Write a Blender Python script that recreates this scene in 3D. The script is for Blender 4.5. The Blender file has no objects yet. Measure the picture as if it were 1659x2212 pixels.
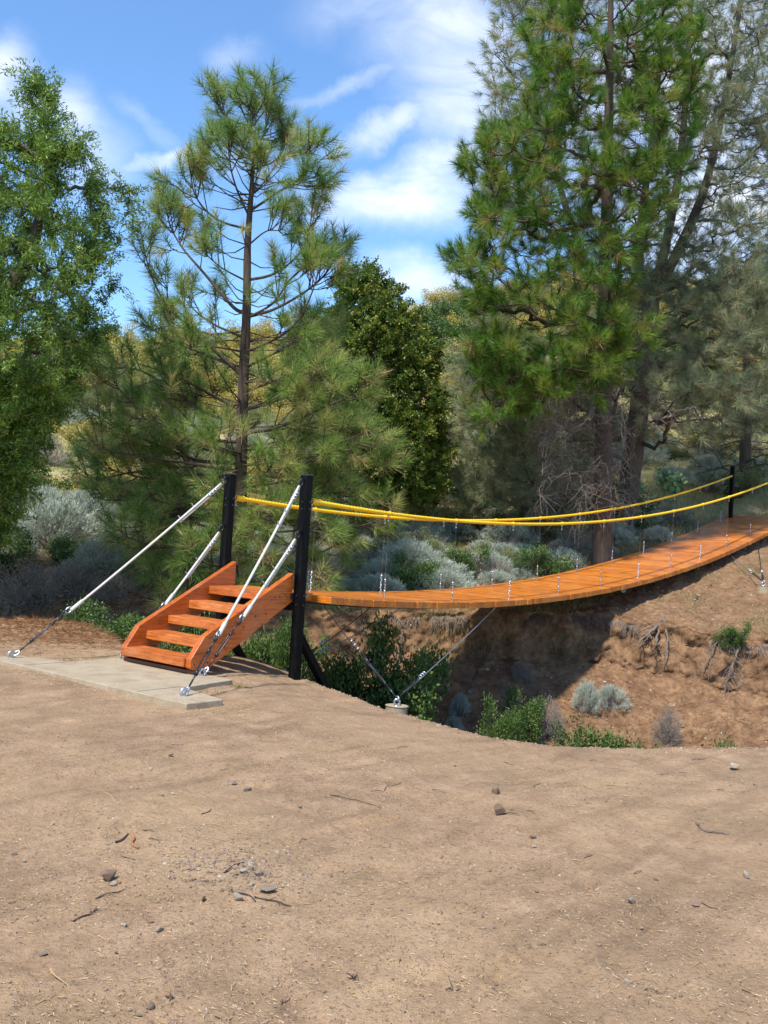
import bpy, math, random
import numpy as np
from mathutils import Matrix, Vector

# ------------------------------------------------------------------ camera
S = bpy.context.scene
COL = S.collection
FPX = 3324.5                                   # focal length in pixels of a 2500 px wide picture
C0 = np.array([-8.7237, -8.6129, .8312])
YAW, PITCH, ROLL = .6635, .0144, .0618
Fw = np.array([math.cos(YAW)*math.cos(PITCH), math.sin(YAW)*math.cos(PITCH), math.sin(PITCH)])
r_ = np.array([math.sin(YAW), -math.cos(YAW), 0.]); u_ = np.cross(r_, Fw)
Rt = r_*math.cos(ROLL)+u_*math.sin(ROLL); Up = -r_*math.sin(ROLL)+u_*math.cos(ROLL)
Fh = np.array([math.cos(YAW), math.sin(YAW)]); Rh = np.array([math.sin(YAW), -math.cos(YAW)])
cd = bpy.data.cameras.new('camera'); cam = bpy.data.objects.new('camera', cd); COL.objects.link(cam)
cd.sensor_fit = 'HORIZONTAL'; cd.sensor_width = 36.0; cd.lens = FPX/2500*36.0
cd.clip_start = .1; cd.clip_end = 2000
M4 = Matrix.Identity(4)
for i in range(3):
    M4[i][0] = Rt[i]; M4[i][1] = Up[i]; M4[i][2] = -Fw[i]; M4[i][3] = C0[i]
cam.matrix_world = M4
S.camera = cam

# ------------------------------------------------------------------ sun, sky, exposure
SUN_EL, SUN_AZ = math.radians(57), math.radians(187)      # azimuth measured from +X towards +Y
SUN_STR, SKY_STR = 3.9, .15
sdir = np.array([math.cos(SUN_EL)*math.cos(SUN_AZ), math.cos(SUN_EL)*math.sin(SUN_AZ), math.sin(SUN_EL)])
sl = bpy.data.lights.new('sun', 'SUN'); so = bpy.data.objects.new('sun', sl); COL.objects.link(so)
sl.energy = SUN_STR; sl.angle = math.radians(3.5); sl.color = (1, .955, .88)
so.rotation_euler = Vector(sdir).to_track_quat('Z', 'Y').to_euler()
S.view_settings.view_transform = 'Standard'; S.view_settings.look = 'None'
S.view_settings.exposure = 0.66; S.view_settings.gamma = 1.0

def ray(px, py):                                # px, py on a 1659 x 2212 picture
    return Fw + Rt*((px-829.5)*1.507/FPX) - Up*((py-1106)*1.507/FPX)
def pix(px, py, v):
    return C0 + ray(px, py)*v
def pix_np(px, py, v):
    px = np.asarray(px, float); py = np.asarray(py, float)
    d = Fw[None]+Rt[None]*((px-829.5)*1.507/FPX)[:, None]-Up[None]*((py-1106)*1.507/FPX)[:, None]
    return C0[None]+d*np.asarray(v, float).reshape(-1, 1)
def Wp(u, v, z):
    p = C0[:2]+Rh*u+Fh*v
    return np.array([p[0], p[1], z])
def uv_of(P):
    d = np.asarray(P)[..., :2]-C0[:2]
    return d@Rh, d@Fh

# ---- world: Nishita sky with thin clouds placed by direction
w = bpy.data.worlds.new('World'); S.world = w; w.use_nodes = True
nt = w.node_tree; N = nt.nodes; L = nt.links; N.clear()
out = N.new('ShaderNodeOutputWorld'); bg = N.new('ShaderNodeBackground'); bg.inputs[1].default_value = SKY_STR
sky = N.new('ShaderNodeTexSky'); sky.sky_type = 'NISHITA'; sky.sun_disc = False
sky.sun_elevation = SUN_EL; sky.sun_rotation = math.pi/2-SUN_AZ
sky.altitude = 1300; sky.air_density = 1.0; sky.dust_density = .6; sky.ozone_density = 2.5
hs = N.new('ShaderNodeHueSaturation'); hs.inputs['Saturation'].default_value = 1.22; hs.inputs['Value'].default_value = 1.15
L.new(sky.outputs[0], hs.inputs['Color'])
tc = N.new('ShaderNodeTexCoord')
def vm(op, a=None, b=None):
    n = N.new('ShaderNodeVectorMath'); n.operation = op
    for i, x in enumerate((a, b)):
        if x is None: continue
        if hasattr(x, 'node'): L.new(x, n.inputs[i])
        else: n.inputs[i].default_value = x
    return n
def mm(op, a, b=None, c=None):
    n = N.new('ShaderNodeMath'); n.operation = op
    for i, x in enumerate((a, b, c)):
        if x is None: continue
        if hasattr(x, 'node'): L.new(x, n.inputs[i])
        else: n.inputs[i].default_value = x
    return n.outputs[0]
dv = tc.outputs['Generated']
az_r = vm('DOT_PRODUCT', dv, tuple(np.array([Rh[0], Rh[1], 0]))).outputs['Value']
az_f = vm('DOT_PRODUCT', dv, tuple(np.array([Fh[0], Fh[1], 0]))).outputs['Value']
sep = N.new('ShaderNodeSeparateXYZ'); L.new(dv, sep.inputs[0])
# azimuth (radians right of the bearing the path looks along) and elevation
azm = mm('ARCTAN2', az_r, az_f)
hor = mm('SQRT', mm('ADD', mm('MULTIPLY', az_r, az_r), mm('MULTIPLY', az_f, az_f)))
elv = mm('ARCTAN2', sep.outputs[2], hor)
cmb = N.new('ShaderNodeCombineXYZ'); L.new(azm, cmb.inputs[0]); L.new(elv, cmb.inputs[1])
def azel(px, py):
    d = ray(px, py); d = d/np.linalg.norm(d)
    a = math.atan2(d[:2]@Rh, d[:2]@Fh); e = math.asin(d[2]); return a, e
# soft warp of the blob coordinates, so edges are feathered
wn = N.new('ShaderNodeTexNoise'); wn.inputs['Scale'].default_value = 9; wn.inputs['Detail'].default_value = 6; wn.inputs['Roughness'].default_value = .62
L.new(cmb.outputs[0], wn.inputs['Vector'])
wsub = vm('SUBTRACT', wn.outputs['Color'], (.5, .5, .5)); wsc = vm('SCALE', wsub.outputs[0]); wsc.inputs['Scale'].default_value = .07
wc = vm('ADD', cmb.outputs[0], wsc.outputs[0])
# blobs: centre px, half size px (along, across), rotation deg (px frame, + = up to the right), strength
BL = [((960, 60), (210, 120), -25, .62), ((1010, 190), (160, 120), -40, .60), ((860, 10), (190, 60), 5, .45),
      ((860, 425), (185, 62), 10, .85), ((800, 372), (120, 26), 22, .5), ((930, 355), (130, 40), 14, .55), ((740, 440), (110, 22), 8, .4),
      ((905, 600), (120, 48), 5, .62), ((760, 185), (130, 16), 15, .30),
      ((830, 268), (120, 26), 20, .50), ((350, 318), (95, 17), 21, .6), ((5, 170), (55, 75), -20, .7),
      ((155, 255), (70, 60), -30, .45), ((300, 235), (60, 18), -20, .15), ((350, 268), (60, 20), -15, .18),
      ((515, 105), (60, 32), 10, .22), ((40, 260), (120, 60), 10, .35), ((200, 330), (90, 70), 0, .3),
      ((1550, 450), (200, 230), 20, .75), ((1480, 150), (260, 200), 20, .8), ((1300, -100), (300, 120), 0, .6),
      ((1350, 330), (120, 140), 0, .5), ((520, 330), (90, 30), 10, .2), ((-300, 300), (200, 80), 20, .6), ((1900, 300), (250, 160), 20, .6)]
acc = None
for (c, hsz, rot, st) in BL:
    a, e = azel(*c); s = 1.507/FPX
    sb = vm('SUBTRACT', wc.outputs[0], (a, e, 0))
    vr = N.new('ShaderNodeVectorRotate'); vr.rotation_type = 'Z_AXIS'; vr.inputs['Angle'].default_value = -math.radians(rot)+ROLL*0
    L.new(sb.outputs[0], vr.inputs['Vector'])
    ml = vm('MULTIPLY', vr.outputs[0], (1/(hsz[0]*s*1.6), 1/(hsz[1]*s*1.6), 0))
    ln = vm('LENGTH', ml.outputs[0]).outputs['Value']
    mr = N.new('ShaderNodeMapRange'); mr.interpolation_type = 'SMOOTHSTEP'
    mr.inputs[1].default_value = .0; mr.inputs[2].default_value = 1.0; mr.inputs[3].default_value = st; mr.inputs[4].default_value = 0
    L.new(ln, mr.inputs[0])
    acc = mr.outputs[0] if acc is None else mm('MAXIMUM', acc, mr.outputs[0])
n2 = N.new('ShaderNodeTexNoise'); n2.inputs['Scale'].default_value = 14; n2.inputs['Detail'].default_value = 9; n2.inputs['Roughness'].default_value = .6; n2.inputs['Distortion'].default_value = .6
mp = N.new('ShaderNodeMapping'); mp.inputs['Rotation'].default_value = (0, 0, -.35); mp.inputs['Scale'].default_value = (.55, 1.6, 1)
L.new(cmb.outputs[0], mp.inputs[0]); L.new(mp.outputs[0], n2.inputs['Vector'])
nm = N.new('ShaderNodeMapRange'); nm.inputs[1].default_value = .28; nm.inputs[2].default_value = .68; nm.inputs[3].default_value = .35; nm.inputs[4].default_value = 1.35
L.new(n2.outputs[0], nm.inputs[0])
cov = mm('MULTIPLY', acc, nm.outputs[0])
cov = mm('MINIMUM', mm('ADD', mm('MULTIPLY', cov, .9), .05), .85)
mix = N.new('ShaderNodeMix'); mix.data_type = 'RGBA'
L.new(cov, mix.inputs[0]); L.new(hs.outputs[0], mix.inputs[6]); mix.inputs[7].default_value = (5.7, 5.9, 6.3, 1)
L.new(mix.outputs[2], bg.inputs[0]); L.new(bg.outputs[0], out.inputs[0])

# ------------------------------------------------------------------ helpers
rng = np.random.default_rng(7)
random.seed(7)
def tag(o, label=None, cat=None, group=None, kind=None):
    if label: o['label'] = label
    if cat: o['category'] = cat
    if group: o['group'] = group
    if kind: o['kind'] = kind
    return o
def empty(name, loc=(0, 0, 0), rz=0):
    o = bpy.data.objects.new(name, None); COL.objects.link(o)
    o.empty_display_size = .2; o.location = Vector([float(a) for a in loc]); o.rotation_euler = (0, 0, rz); return o
def unit(a):
    return a/np.maximum(np.linalg.norm(a, axis=-1, keepdims=True), 1e-9)

class MB:
    """collects geometry for ONE mesh"""
    def __init__(s): s.V = []; s.F = {}; s.T = []; s.n = 0; s.MI = {}
    def add(s, V, F, tint=.5, mi=0):
        V = np.asarray(V, float).reshape(-1, 3); F = np.asarray(F, int)
        k = F.shape[1]
        s.F.setdefault(k, []).append(F+s.n); s.MI.setdefault(k, []).append(np.full(len(F), mi, int))
        s.V.append(V); s.T.append(np.broadcast_to(np.asarray(tint, float), (len(V),)).copy()); s.n += len(V)
        return s
    def box(s, lo, hi, tint=.5, mi=0):
        x0, y0, z0 = lo; x1, y1, z1 = hi
        V = [(x0, y0, z0), (x1, y0, z0), (x1, y1, z0), (x0, y1, z0), (x0, y0, z1), (x1, y0, z1), (x1, y1, z1), (x0, y1, z1)]
        F = [(0, 3, 2, 1), (4, 5, 6, 7), (0, 1, 5, 4), (1, 2, 6, 5), (2, 3, 7, 6), (3, 0, 4, 7)]
        return s.add(V, F, tint, mi)
    def beam(s, a, b, w, h, up=(0, 0, 1), tint=.5, mi=0):
        a = np.array(a, float); b = np.array(b, float); d = unit(b-a); up = np.array(up, float)
        sd = unit(np.cross(d, up)); u2 = np.cross(sd, d)
        V = []
        for p in (a, b):
            for i, j in ((-1, -1), (1, -1), (1, 1), (-1, 1)): V.append(p+sd*w/2*i+u2*h/2*j)
        F = [(0, 1, 2, 3), (7, 6, 5, 4), (0, 4, 5, 1), (1, 5, 6, 2), (2, 6, 7, 3), (3, 7, 4, 0)]
        return s.add(V, F, tint, mi)
    def prism(s, poly, axis, lo, hi, tint=.5, mi=0):
        """poly in the two other axes; extruded lo..hi along axis"""
        n = len(poly); V = []
        for c in (lo, hi):
            for p in poly:
                q = [p[0], p[1]]; q.insert(axis, c); V.append(q)
        s.add(V, [(i, (i+1) % n, n+(i+1) % n, n+i) for i in range(n)], tint, mi)
        base = s.n-len(V)
        for k, idx in ((n, list(range(n))[::-1]), (n, list(range(n, 2*n)))):
            s.F.setdefault(n, []).append(np.array([idx])+base); s.MI.setdefault(n, []).append(np.array([mi]))
        return s
    def tubes(s, P, R, n=6, tint=.5, cap=True, mi=0):
        P = np.asarray(P, float); R = np.asarray(R, float)
        if P.ndim == 2: P = P[None]; R = R[None]
        Nn, m, _ = P.shape
        if R.ndim == 1: R = np.broadcast_to(R[None], (Nn, m)) if len(R) == m else np.broadcast_to(R[:, None], (Nn, m))
        T = np.zeros_like(P); T[:, 1:-1] = P[:, 2:]-P[:, :-2]; T[:, 0] = P[:, 1]-P[:, 0]; T[:, -1] = P[:, -1]-P[:, -2]
        T = unit(T); D = unit(P[:, -1]-P[:, 0])
        ax = np.zeros_like(D); ax[np.arange(Nn), np.argmin(np.abs(D), 1)] = 1
        A = unit(np.cross(T, ax[:, None, :])); B = np.cross(T, A)
        th = np.arange(n)*2*math.pi/n
        V = P[:, :, None, :]+R[:, :, None, None]*(A[:, :, None, :]*np.cos(th)[None, None, :, None]+B[:, :, None, :]*np.sin(th)[None, None, :, None])
        base = (np.arange(Nn)*m*n)[:, None, None]; i = np.arange(m-1)[None, :, None]*n; j = np.arange(n)[None, None, :]; j2 = (j+1) % n
        F = np.stack([base+i+j, base+i+n+j, base+i+n+j2, base+i+j2], -1).reshape(-1, 4)[:, ::-1]
        b0 = s.n
        if np.ndim(tint) == 1 and len(tint) == Nn: tint = np.repeat(tint, m*n)
        s.add(V.reshape(-1, 3), F, tint, mi)
        if cap and n > 2:
            bb = (b0+np.arange(Nn)*m*n)[:, None]
            c1 = bb+np.arange(n)[None]; c2 = bb+(m-1)*n+np.arange(n)[None, ::-1]
            cc = np.concatenate([c1, c2]); s.F.setdefault(n, []).append(cc); s.MI.setdefault(n, []).append(np.full(len(cc), mi, int))
        return s
    def needles(s, O, D, ln, wd, tint=.5, bend=None):
        """thin triangles from O along D"""
        O = np.asarray(O); n = len(O); D = unit(D)
        sd = unit(np.cross(D, rng.normal(size=(n, 3))))*(np.broadcast_to(wd, (n,))[:, None]/2)
        tip = O+D*np.broadcast_to(ln, (n,))[:, None]
        if bend is not None: tip = tip+bend
        V = np.stack([O-sd, O+sd, tip], 1).reshape(-1, 3)
        F = np.arange(3*n).reshape(-1, 3)
        t = np.repeat(np.broadcast_to(tint, (n,)), 3)
        return s.add(V, F, t)
    def leaves(s, O, D, ln, wd, tint=.5, nrm=None):
        O = np.asarray(O); n = len(O); D = unit(D)
        rv = rng.normal(size=(n, 3)) if nrm is None else nrm
        sd = unit(np.cross(D, rv)); up = np.cross(sd, D)
        ln = np.broadcast_to(ln, (n,))[:, None]; wd = np.broadcast_to(wd, (n,))[:, None]
        mid = O+D*ln*.45+up*ln*.06
        V = np.stack([O, mid-sd*wd/2, O+D*ln, mid+sd*wd/2], 1).reshape(-1, 3)
        return s.add(V, np.arange(4*n).reshape(-1, 4), np.repeat(np.broadcast_to(tint, (n,)), 4))
    def build(s, name, mat, parent=None, smooth=False, loc=None, bevel=None):
        V = np.concatenate(s.V); T = np.concatenate(s.T)
        if loc is not None: V = V-np.asarray(loc)[None]
        me = bpy.data.meshes.new(name); me.vertices.add(len(V)); me.vertices.foreach_set('co', V.ravel().astype(np.float32))
        idx = []; tot = []; mis = []
        for k, lst in s.F.items():
            f = np.concatenate(lst); idx.append(f.ravel()); tot.append(np.full(len(f), k)); mis.append(np.concatenate(s.MI[k]))
        idx = np.concatenate(idx).astype(np.int32); tot = np.concatenate(tot).astype(np.int32)
        me.loops.add(len(idx)); me.loops.foreach_set('vertex_index', idx)
        me.polygons.add(len(tot)); st = np.zeros(len(tot), np.int32); st[1:] = np.cumsum(tot)[:-1]
        me.polygons.foreach_set('loop_start', st)
        try: me.polygons.foreach_set('loop_total', tot)
        except Exception: pass
        me.polygons.foreach_set('material_index', np.concatenate(mis).astype(np.int32))
        me.polygons.foreach_set('use_smooth', np.full(len(tot), smooth))
        at = me.attributes.new('tint', 'FLOAT', 'POINT'); at.data.foreach_set('value', T.astype(np.float32))
        me.update(calc_edges=True); me.validate()
        for m in (mat if isinstance(mat, (list, tuple)) else [mat]): me.materials.append(m)
        o = bpy.data.objects.new(name, me); COL.objects.link(o)
        if parent is not None: o.parent = parent
        elif loc is not None: o.location = Vector([float(a) for a in loc])
        if bevel:
            b = o.modifiers.new('bevel', 'BEVEL'); b.width = bevel; b.segments = 2; b.limit_method = 'ANGLE'; b.harden_normals = False
        return o
def copy_tree(o, parent=None):
    c = o.copy(); COL.objects.link(c)
    if parent is not None: c.parent = parent
    for ch in list(o.children): copy_tree(ch, c)
    return c

# numpy value noise
def hsh(ix, iy, iz, seed):
    h = (ix*374761393+iy*668265263+iz*2147483647+seed*1274126177) & 0xffffffff
    h = ((h ^ (h >> 13))*1274126177) & 0xffffffff
    return ((h ^ (h >> 16)) & 0xffff)/65535.0
def vnoise(x, y, z=0.0, seed=0):
    x = np.asarray(x, float); y = np.asarray(y, float); z = np.broadcast_to(np.asarray(z, float), x.shape)
    ix = np.floor(x).astype(np.int64); iy = np.floor(y).astype(np.int64); iz = np.floor(z).astype(np.int64)
    fx, fy, fz = x-ix, y-iy, z-iz
    fx = fx*fx*(3-2*fx); fy = fy*fy*(3-2*fy); fz = fz*fz*(3-2*fz); r = 0
    for a in (0, 1):
        for b in (0, 1):
            for c in (0, 1):
                r = r+hsh(ix+a, iy+b, iz+c, seed)*(fx if a else 1-fx)*(fy if b else 1-fy)*(fz if c else 1-fz)
    return r*2-1
def fbm(x, y, z=0.0, oct=4, seed=0, gain=.5):
    a = 1; s = 0; t = 0
    for o in range(oct):
        s = s+a*vnoise(np.asarray(x)*2**o, np.asarray(y)*2**o, np.asarray(z)*2**o, seed+o); t += a; a *= gain
    return s/t
def sm(x, a, b):
    t = np.clip((x-a)/(b-a), 0, 1); return t*t*(3-2*t)

# ------------------------------------------------------------------ materials
def mat_new(name):
    m = bpy.data.materials.new(name); m.use_nodes = True
    nt = m.node_tree; b = nt.nodes['Principled BSDF']; return m, nt, b
def node(nt, t, **kw):
    n = nt.nodes.new(t)
    for k, v in kw.items():
        if k.startswith('i_'):
            k2 = k[2:]; k2 = int(k2) if k2.isdigit() else k2.replace('_', ' ')
            if hasattr(v, 'node'): nt.links.new(v, n.inputs[k2])
            else: n.inputs[k2].default_value = v
        else: setattr(n, k, v)
    return n
def ramp(nt, fac, stops):
    n = nt.nodes.new('ShaderNodeValToRGB'); cr = n.color_ramp
    while len(cr.elements) < len(stops): cr.elements.new(.5)
    for e, (p, c) in zip(cr.elements, stops): e.position = p; e.color = (*c, 1)
    nt.links.new(fac, n.inputs[0]); return n.outputs[0]
def rgbmix(nt, fac, a, b, mode='MIX'):
    n = nt.nodes.new('ShaderNodeMix'); n.data_type = 'RGBA'; n.blend_type = mode
    for i, x in ((0, fac), (6, a), (7, b)):
        if hasattr(x, 'node'): nt.links.new(x, n.inputs[i])
        else: n.inputs[i].default_value = x if i == 0 else (*x, 1)
    return n.outputs[2]
def bump(nt, b, h, dist=.01, st=1.0):
    n = nt.nodes.new('ShaderNodeBump'); n.inputs['Distance'].default_value = dist; n.inputs['Strength'].default_value = st
    nt.links.new(h, n.inputs['Height']); nt.links.new(n.outputs[0], b.inputs['Normal'])
def objcoord(nt): return nt.nodes.new('ShaderNodeTexCoord').outputs['Object']
def noise(nt, vec, scale, detail=4, rough=.55, dist=0):
    n = nt.nodes.new('ShaderNodeTexNoise'); n.inputs['Scale'].default_value = scale; n.inputs['Detail'].default_value = detail
    n.inputs['Roughness'].default_value = rough; n.inputs['Distortion'].default_value = dist
    nt.links.new(vec, n.inputs['Vector']); return n.outputs[0]
def mapping(nt, vec, scale=(1, 1, 1), rot=(0, 0, 0), loc=(0, 0, 0)):
    n = nt.nodes.new('ShaderNodeMapping'); n.inputs['Scale'].default_value = scale; n.inputs['Rotation'].default_value = rot; n.inputs['Location'].default_value = loc
    nt.links.new(vec, n.inputs[0]); return n.outputs[0]
def tint_attr(nt):
    n = nt.nodes.new('ShaderNodeAttribute'); n.attribute_name = 'tint'; return n.outputs['Fac']
def foliage_mat(name, stops, rough=.5, trans=.25, nscale=1.2, spec=.3):
    m, nt, b = mat_new(name)
    t = tint_attr(nt); nz = noise(nt, objcoord(nt), nscale, 2)
    f = node(nt, 'ShaderNodeMath', operation='MULTIPLY_ADD', i_0=nz, i_1=.35, i_2=t).outputs[0]
    f = node(nt, 'ShaderNodeMath', operation='SUBTRACT', i_0=f, i_1=.175).outputs[0]
    c = ramp(nt, f, stops)
    nt.links.new(c, b.inputs['Base Color']); b.inputs['Roughness'].default_value = rough
    b.inputs['Specular IOR Level'].default_value = spec
    tr = nt.nodes.new('ShaderNodeBsdfTranslucent'); nt.links.new(c, tr.inputs[0])
    mx = nt.nodes.new('ShaderNodeMixShader'); mx.inputs[0].default_value = trans
    nt.links.new(b.outputs[0], mx.inputs[1]); nt.links.new(tr.outputs[0], mx.inputs[2])
    nt.links.new(mx.outputs[0], nt.nodes['Material Output'].inputs[0]); return m
def plain_mat(name, col, rough=.5, metal=0, var=.15, scale=20, bmp=0, spec=.5):
    m, nt, b = mat_new(name); v = noise(nt, objcoord(nt), scale, 5)
    c = ramp(nt, v, [(.25, tuple(x*(1-var) for x in col)), (.75, tuple(min(1, x*(1+var)) for x in col))])
    nt.links.new(c, b.inputs['Base Color']); b.inputs['Roughness'].default_value = rough; b.inputs['Metallic'].default_value = metal
    b.inputs['Specular IOR Level'].default_value = spec
    if bmp: bump(nt, b, v, bmp)
    return m
def wood_mat(name, dark, mid, light, grain=(2, 40, 40), rough=.38):
    m, nt, b = mat_new(name); oc = objcoord(nt)
    t = tint_attr(nt)
    off = node(nt, 'ShaderNodeVectorMath', operation='SCALE', i_0=(13.7, 7.1, 3.3)); nt.links.new(t, off.inputs['Scale'])
    pos = node(nt, 'ShaderNodeVectorMath', operation='ADD', i_0=oc, i_1=off.outputs[0]).outputs[0]
    g = noise(nt, mapping(nt, pos, grain), 1.0, 6, .6, .4)
    k = noise(nt, pos, 6, 4, .6, .3)
    kn = node(nt, 'ShaderNodeTexVoronoi', i_Vector=mapping(nt, pos, (4, 7, 7)), i_Scale=1.0).outputs['Distance']
    kn = node(nt, 'ShaderNodeMapRange', i_0=kn, i_1=.03, i_2=.13, i_3=.45, i_4=0.).outputs[0]
    f = node(nt, 'ShaderNodeMath', operation='MULTIPLY_ADD', i_0=g, i_1=.75, i_2=node(nt, 'ShaderNodeMath', operation='MULTIPLY_ADD', i_0=k, i_1=.5, i_2=-.13).outputs[0]).outputs[0]
    f = node(nt, 'ShaderNodeMath', operation='MULTIPLY_ADD', i_0=t, i_1=.38, i_2=node(nt, 'ShaderNodeMath', operation='SUBTRACT', i_0=f, i_1=.19).outputs[0]).outputs[0]
    c = ramp(nt, f, [(.22, dark), (.5, mid), (.8, light)])
    c = rgbmix(nt, kn, c, tuple(x*.3 for x in dark))
    c = rgbmix(nt, .6, c, ramp(nt, noise(nt, mapping(nt, pos, tuple(x*2.4 for x in grain)), 1.0, 3, .6), [(.38, (.42, .36, .32)), (.52, (1.05, 1.05, 1.05))]), 'MULTIPLY')
    ds = noise(nt, oc, 2.1, 5, .65, .4); c = rgbmix(nt, node(nt, 'ShaderNodeMapRange', i_0=ds, i_1=.5, i_2=.72, i_3=0, i_4=.22).outputs[0], c, (.46, .30, .19))
    nt.links.new(c, b.inputs['Base Color'])
    rr = node(nt, 'ShaderNodeMapRange', i_0=k, i_1=.3, i_2=.7, i_3=rough-.08, i_4=rough+.14).outputs[0]
    nt.links.new(rr, b.inputs['Roughness']); bump(nt, b, g, .003, .6)
    return m
M_STAIN = wood_mat('stained_stair_wood', (.27, .052, .006), (.47, .105, .010), (.60, .165, .018))
M_TREAD = wood_mat('worn_stained_tread_wood', (.27, .060, .009), (.48, .125, .018), (.62, .24, .07), grain=(40, 2, 40), rough=.42)
M_DECK = wood_mat('stained_deck_wood', (.29, .075, .007), (.54, .155, .012), (.70, .25, .026), grain=(40, 2, 40), rough=.34)
M_STEEL = plain_mat('black_painted_steel', (.0025, .0026, .003), .5, 0, .35, 9, .001, .08)
def steel():
    m, nt, b = mat_new('weathered_black_steel'); oc = objcoord(nt); n1 = noise(nt, mapping(nt, oc, (6, 6, 1.2)), 3, 6, .7, .5); n2 = noise(nt, oc, 90, 4, .7)
    c = ramp(nt, n1, [(.45, (.0025, .0026, .003)), (.62, (.007, .007, .007)), (.78, (.022, .018, .014))]); c = rgbmix(nt, node(nt, 'ShaderNodeMapRange', i_0=n2, i_1=.62, i_2=.72, i_3=0, i_4=.3).outputs[0], c, (.05, .04, .03))
    nt.links.new(c, b.inputs['Base Color']); b.inputs['Roughness'].default_value = .5; b.inputs['Specular IOR Level'].default_value = .1; bump(nt, b, n2, .001); return m
M_STEEL = steel()
M_CAP = plain_mat('dark_plastic_cap', (.022, .026, .034), .45, 0, .15, 9)
M_GALV = plain_mat('galvanised_metal', (.50, .52, .55), .35, .85, .2, 60)
M_DKGALV = plain_mat('dark_metal', (.05, .055, .06), .38, .7, .3, 60)
M_CABLE = plain_mat('wire_cable', (.16, .13, .10), .55, .4, .25, 200)
M_WHITE = plain_mat('white_rope_sleeve', (.56, .53, .46), .55, 0, .08, 30, .001)
M_YEL = plain_mat('yellow_rope', (.93, .55, .008), .5, 0, .12, 25, .001)
M_CONC = None
def conc():
    m, nt, b = mat_new('pale_concrete'); oc = objcoord(nt)
    n1 = noise(nt, oc, 2.2, 6, .65); n2 = noise(nt, oc, 60, 4, .6)
    c = ramp(nt, n1, [(.3, (.30, .235, .150)), (.55, (.385, .31, .20)), (.75, (.45, .37, .25))])
    c = rgbmix(nt, .35, c, ramp(nt, n2, [(.35, (.21, .15, .09)), (.6, (.46, .37, .25))]))
    dn = noise(nt, oc, 5, 5, .7, .4); dm = node(nt, 'ShaderNodeMapRange', i_0=dn, i_1=.48, i_2=.66, i_3=0, i_4=.75).outputs[0]
    c = rgbmix(nt, dm, c, (.28, .19, .115))
    nt.links.new(c, b.inputs['Base Color']); b.inputs['Roughness'].default_value = .9; bump(nt, b, n2, .004); return m
M_CONC = conc()
def bark_mat(name, a, bb, cc, sc=7):
    m, nt, b = mat_new(name); oc = objcoord(nt); v = noise(nt, mapping(nt, oc, (1, 1, .28)), sc*2, 6, .7, 1.0)
    w2 = noise(nt, oc, 1.4, 3)
    c = ramp(nt, v, [(.3, a), (.5, bb), (.72, cc)]); c = rgbmix(nt, w2, c, tuple(x*1.25 for x in bb))
    nt.links.new(c, b.inputs['Base Color']); b.inputs['Roughness'].default_value = .9; bump(nt, b, v, .03); return m
M_BARK = bark_mat('pine_bark', (.022, .015, .010), (.075, .050, .034), (.15, .105, .075))
M_BARK2 = bark_mat('grey_bark', (.025, .019, .015), (.075, .06, .048), (.15, .125, .105))
M_DEAD = bark_mat('dead_twig_bark', (.11, .09, .07), (.24, .20, .165), (.38, .33, .285))
M_ROOT = bark_mat('weathered_root_wood', (.075, .055, .042), (.17, .13, .10), (.30, .25, .205))
M_TWIG = bark_mat('brown_dead_twigs', (.055, .042, .032), (.13, .105, .082), (.23, .19, .155))
M_DKTW = bark_mat('dark_twig_bark', (.03, .02, .014), (.07, .05, .035), (.13, .095, .065))
M_PINE = foliage_mat('pine_needles', [(0, (.075, .16, .035)), (.4, (.175, .29, .060)), (.62, (.31, .41, .095)), (.8, (.46, .42, .13)), (1, (.58, .45, .20))], .42, .45, .8, .4)
M_PINE2 = foliage_mat('deep_green_pine_needles', [(0, (.035, .095, .014)), (.4, (.085, .195, .022)), (.62, (.19, .30, .035)), (.85, (.30, .33, .06)), (1, (.34, .24, .08))], .45, .42, .8, .4)
M_GRAY = foliage_mat('grey_pine_needles', [(0, (.13, .17, .085)), (.45, (.25, .30, .165)), (.75, (.37, .39, .22)), (1, (.44, .32, .16))], .5, .4, .8, .3)
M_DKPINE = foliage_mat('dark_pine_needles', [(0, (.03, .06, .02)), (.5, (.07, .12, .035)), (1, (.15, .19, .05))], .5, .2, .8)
M_WILLOW = foliage_mat('slender_leaves', [(0, (.045, .095, .018)), (.45, (.125, .225, .030)), (.75, (.26, .38, .05)), (1, (.44, .52, .11))], .38, .38, .7, .5)
M_OAK = foliage_mat('oak_leaves', [(0, (.035, .075, .010)), (.45, (.10, .165, .020)), (.75, (.24, .28, .035)), (1, (.42, .38, .07))], .4, .3, .9, .4)
M_SAGE = foliage_mat('sage_leaves', [(0, (.24, .27, .20)), (.5, (.42, .46, .36)), (1, (.60, .63, .51))], .7, .2, 1.5, .1)
M_GREEN = foliage_mat('bush_leaves', [(0, (.03, .065, .015)), (.5, (.072, .14, .028)), (.8, (.14, .22, .045)), (1, (.25, .31, .09))], .42, .3, 1.2, .4)
M_CHAP = foliage_mat('chaparral_leaves', [(0, (.12, .14, .05)), (.5, (.23, .25, .10)), (1, (.38, .38, .17))], .6, .25, .8, .2)
M_YELL = foliage_mat('flowering_brush', [(0, (.20, .18, .04)), (.45, (.45, .37, .08)), (.8, (.66, .53, .15)), (1, (.74, .60, .24))], .6, .25, .6, .2)
M_GRBR = foliage_mat('dry_grey_brush', [(0, (.16, .135, .105)), (.5, (.31, .27, .21)), (1, (.46, .41, .33))], .8, .1, 1, .1)
M_GRASS = foliage_mat('dry_and_green_grass', [(0, (.06, .12, .02)), (.4, (.17, .20, .05)), (.7, (.36, .29, .13)), (1, (.52, .40, .22))], .6, .3, .5, .2)
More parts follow.
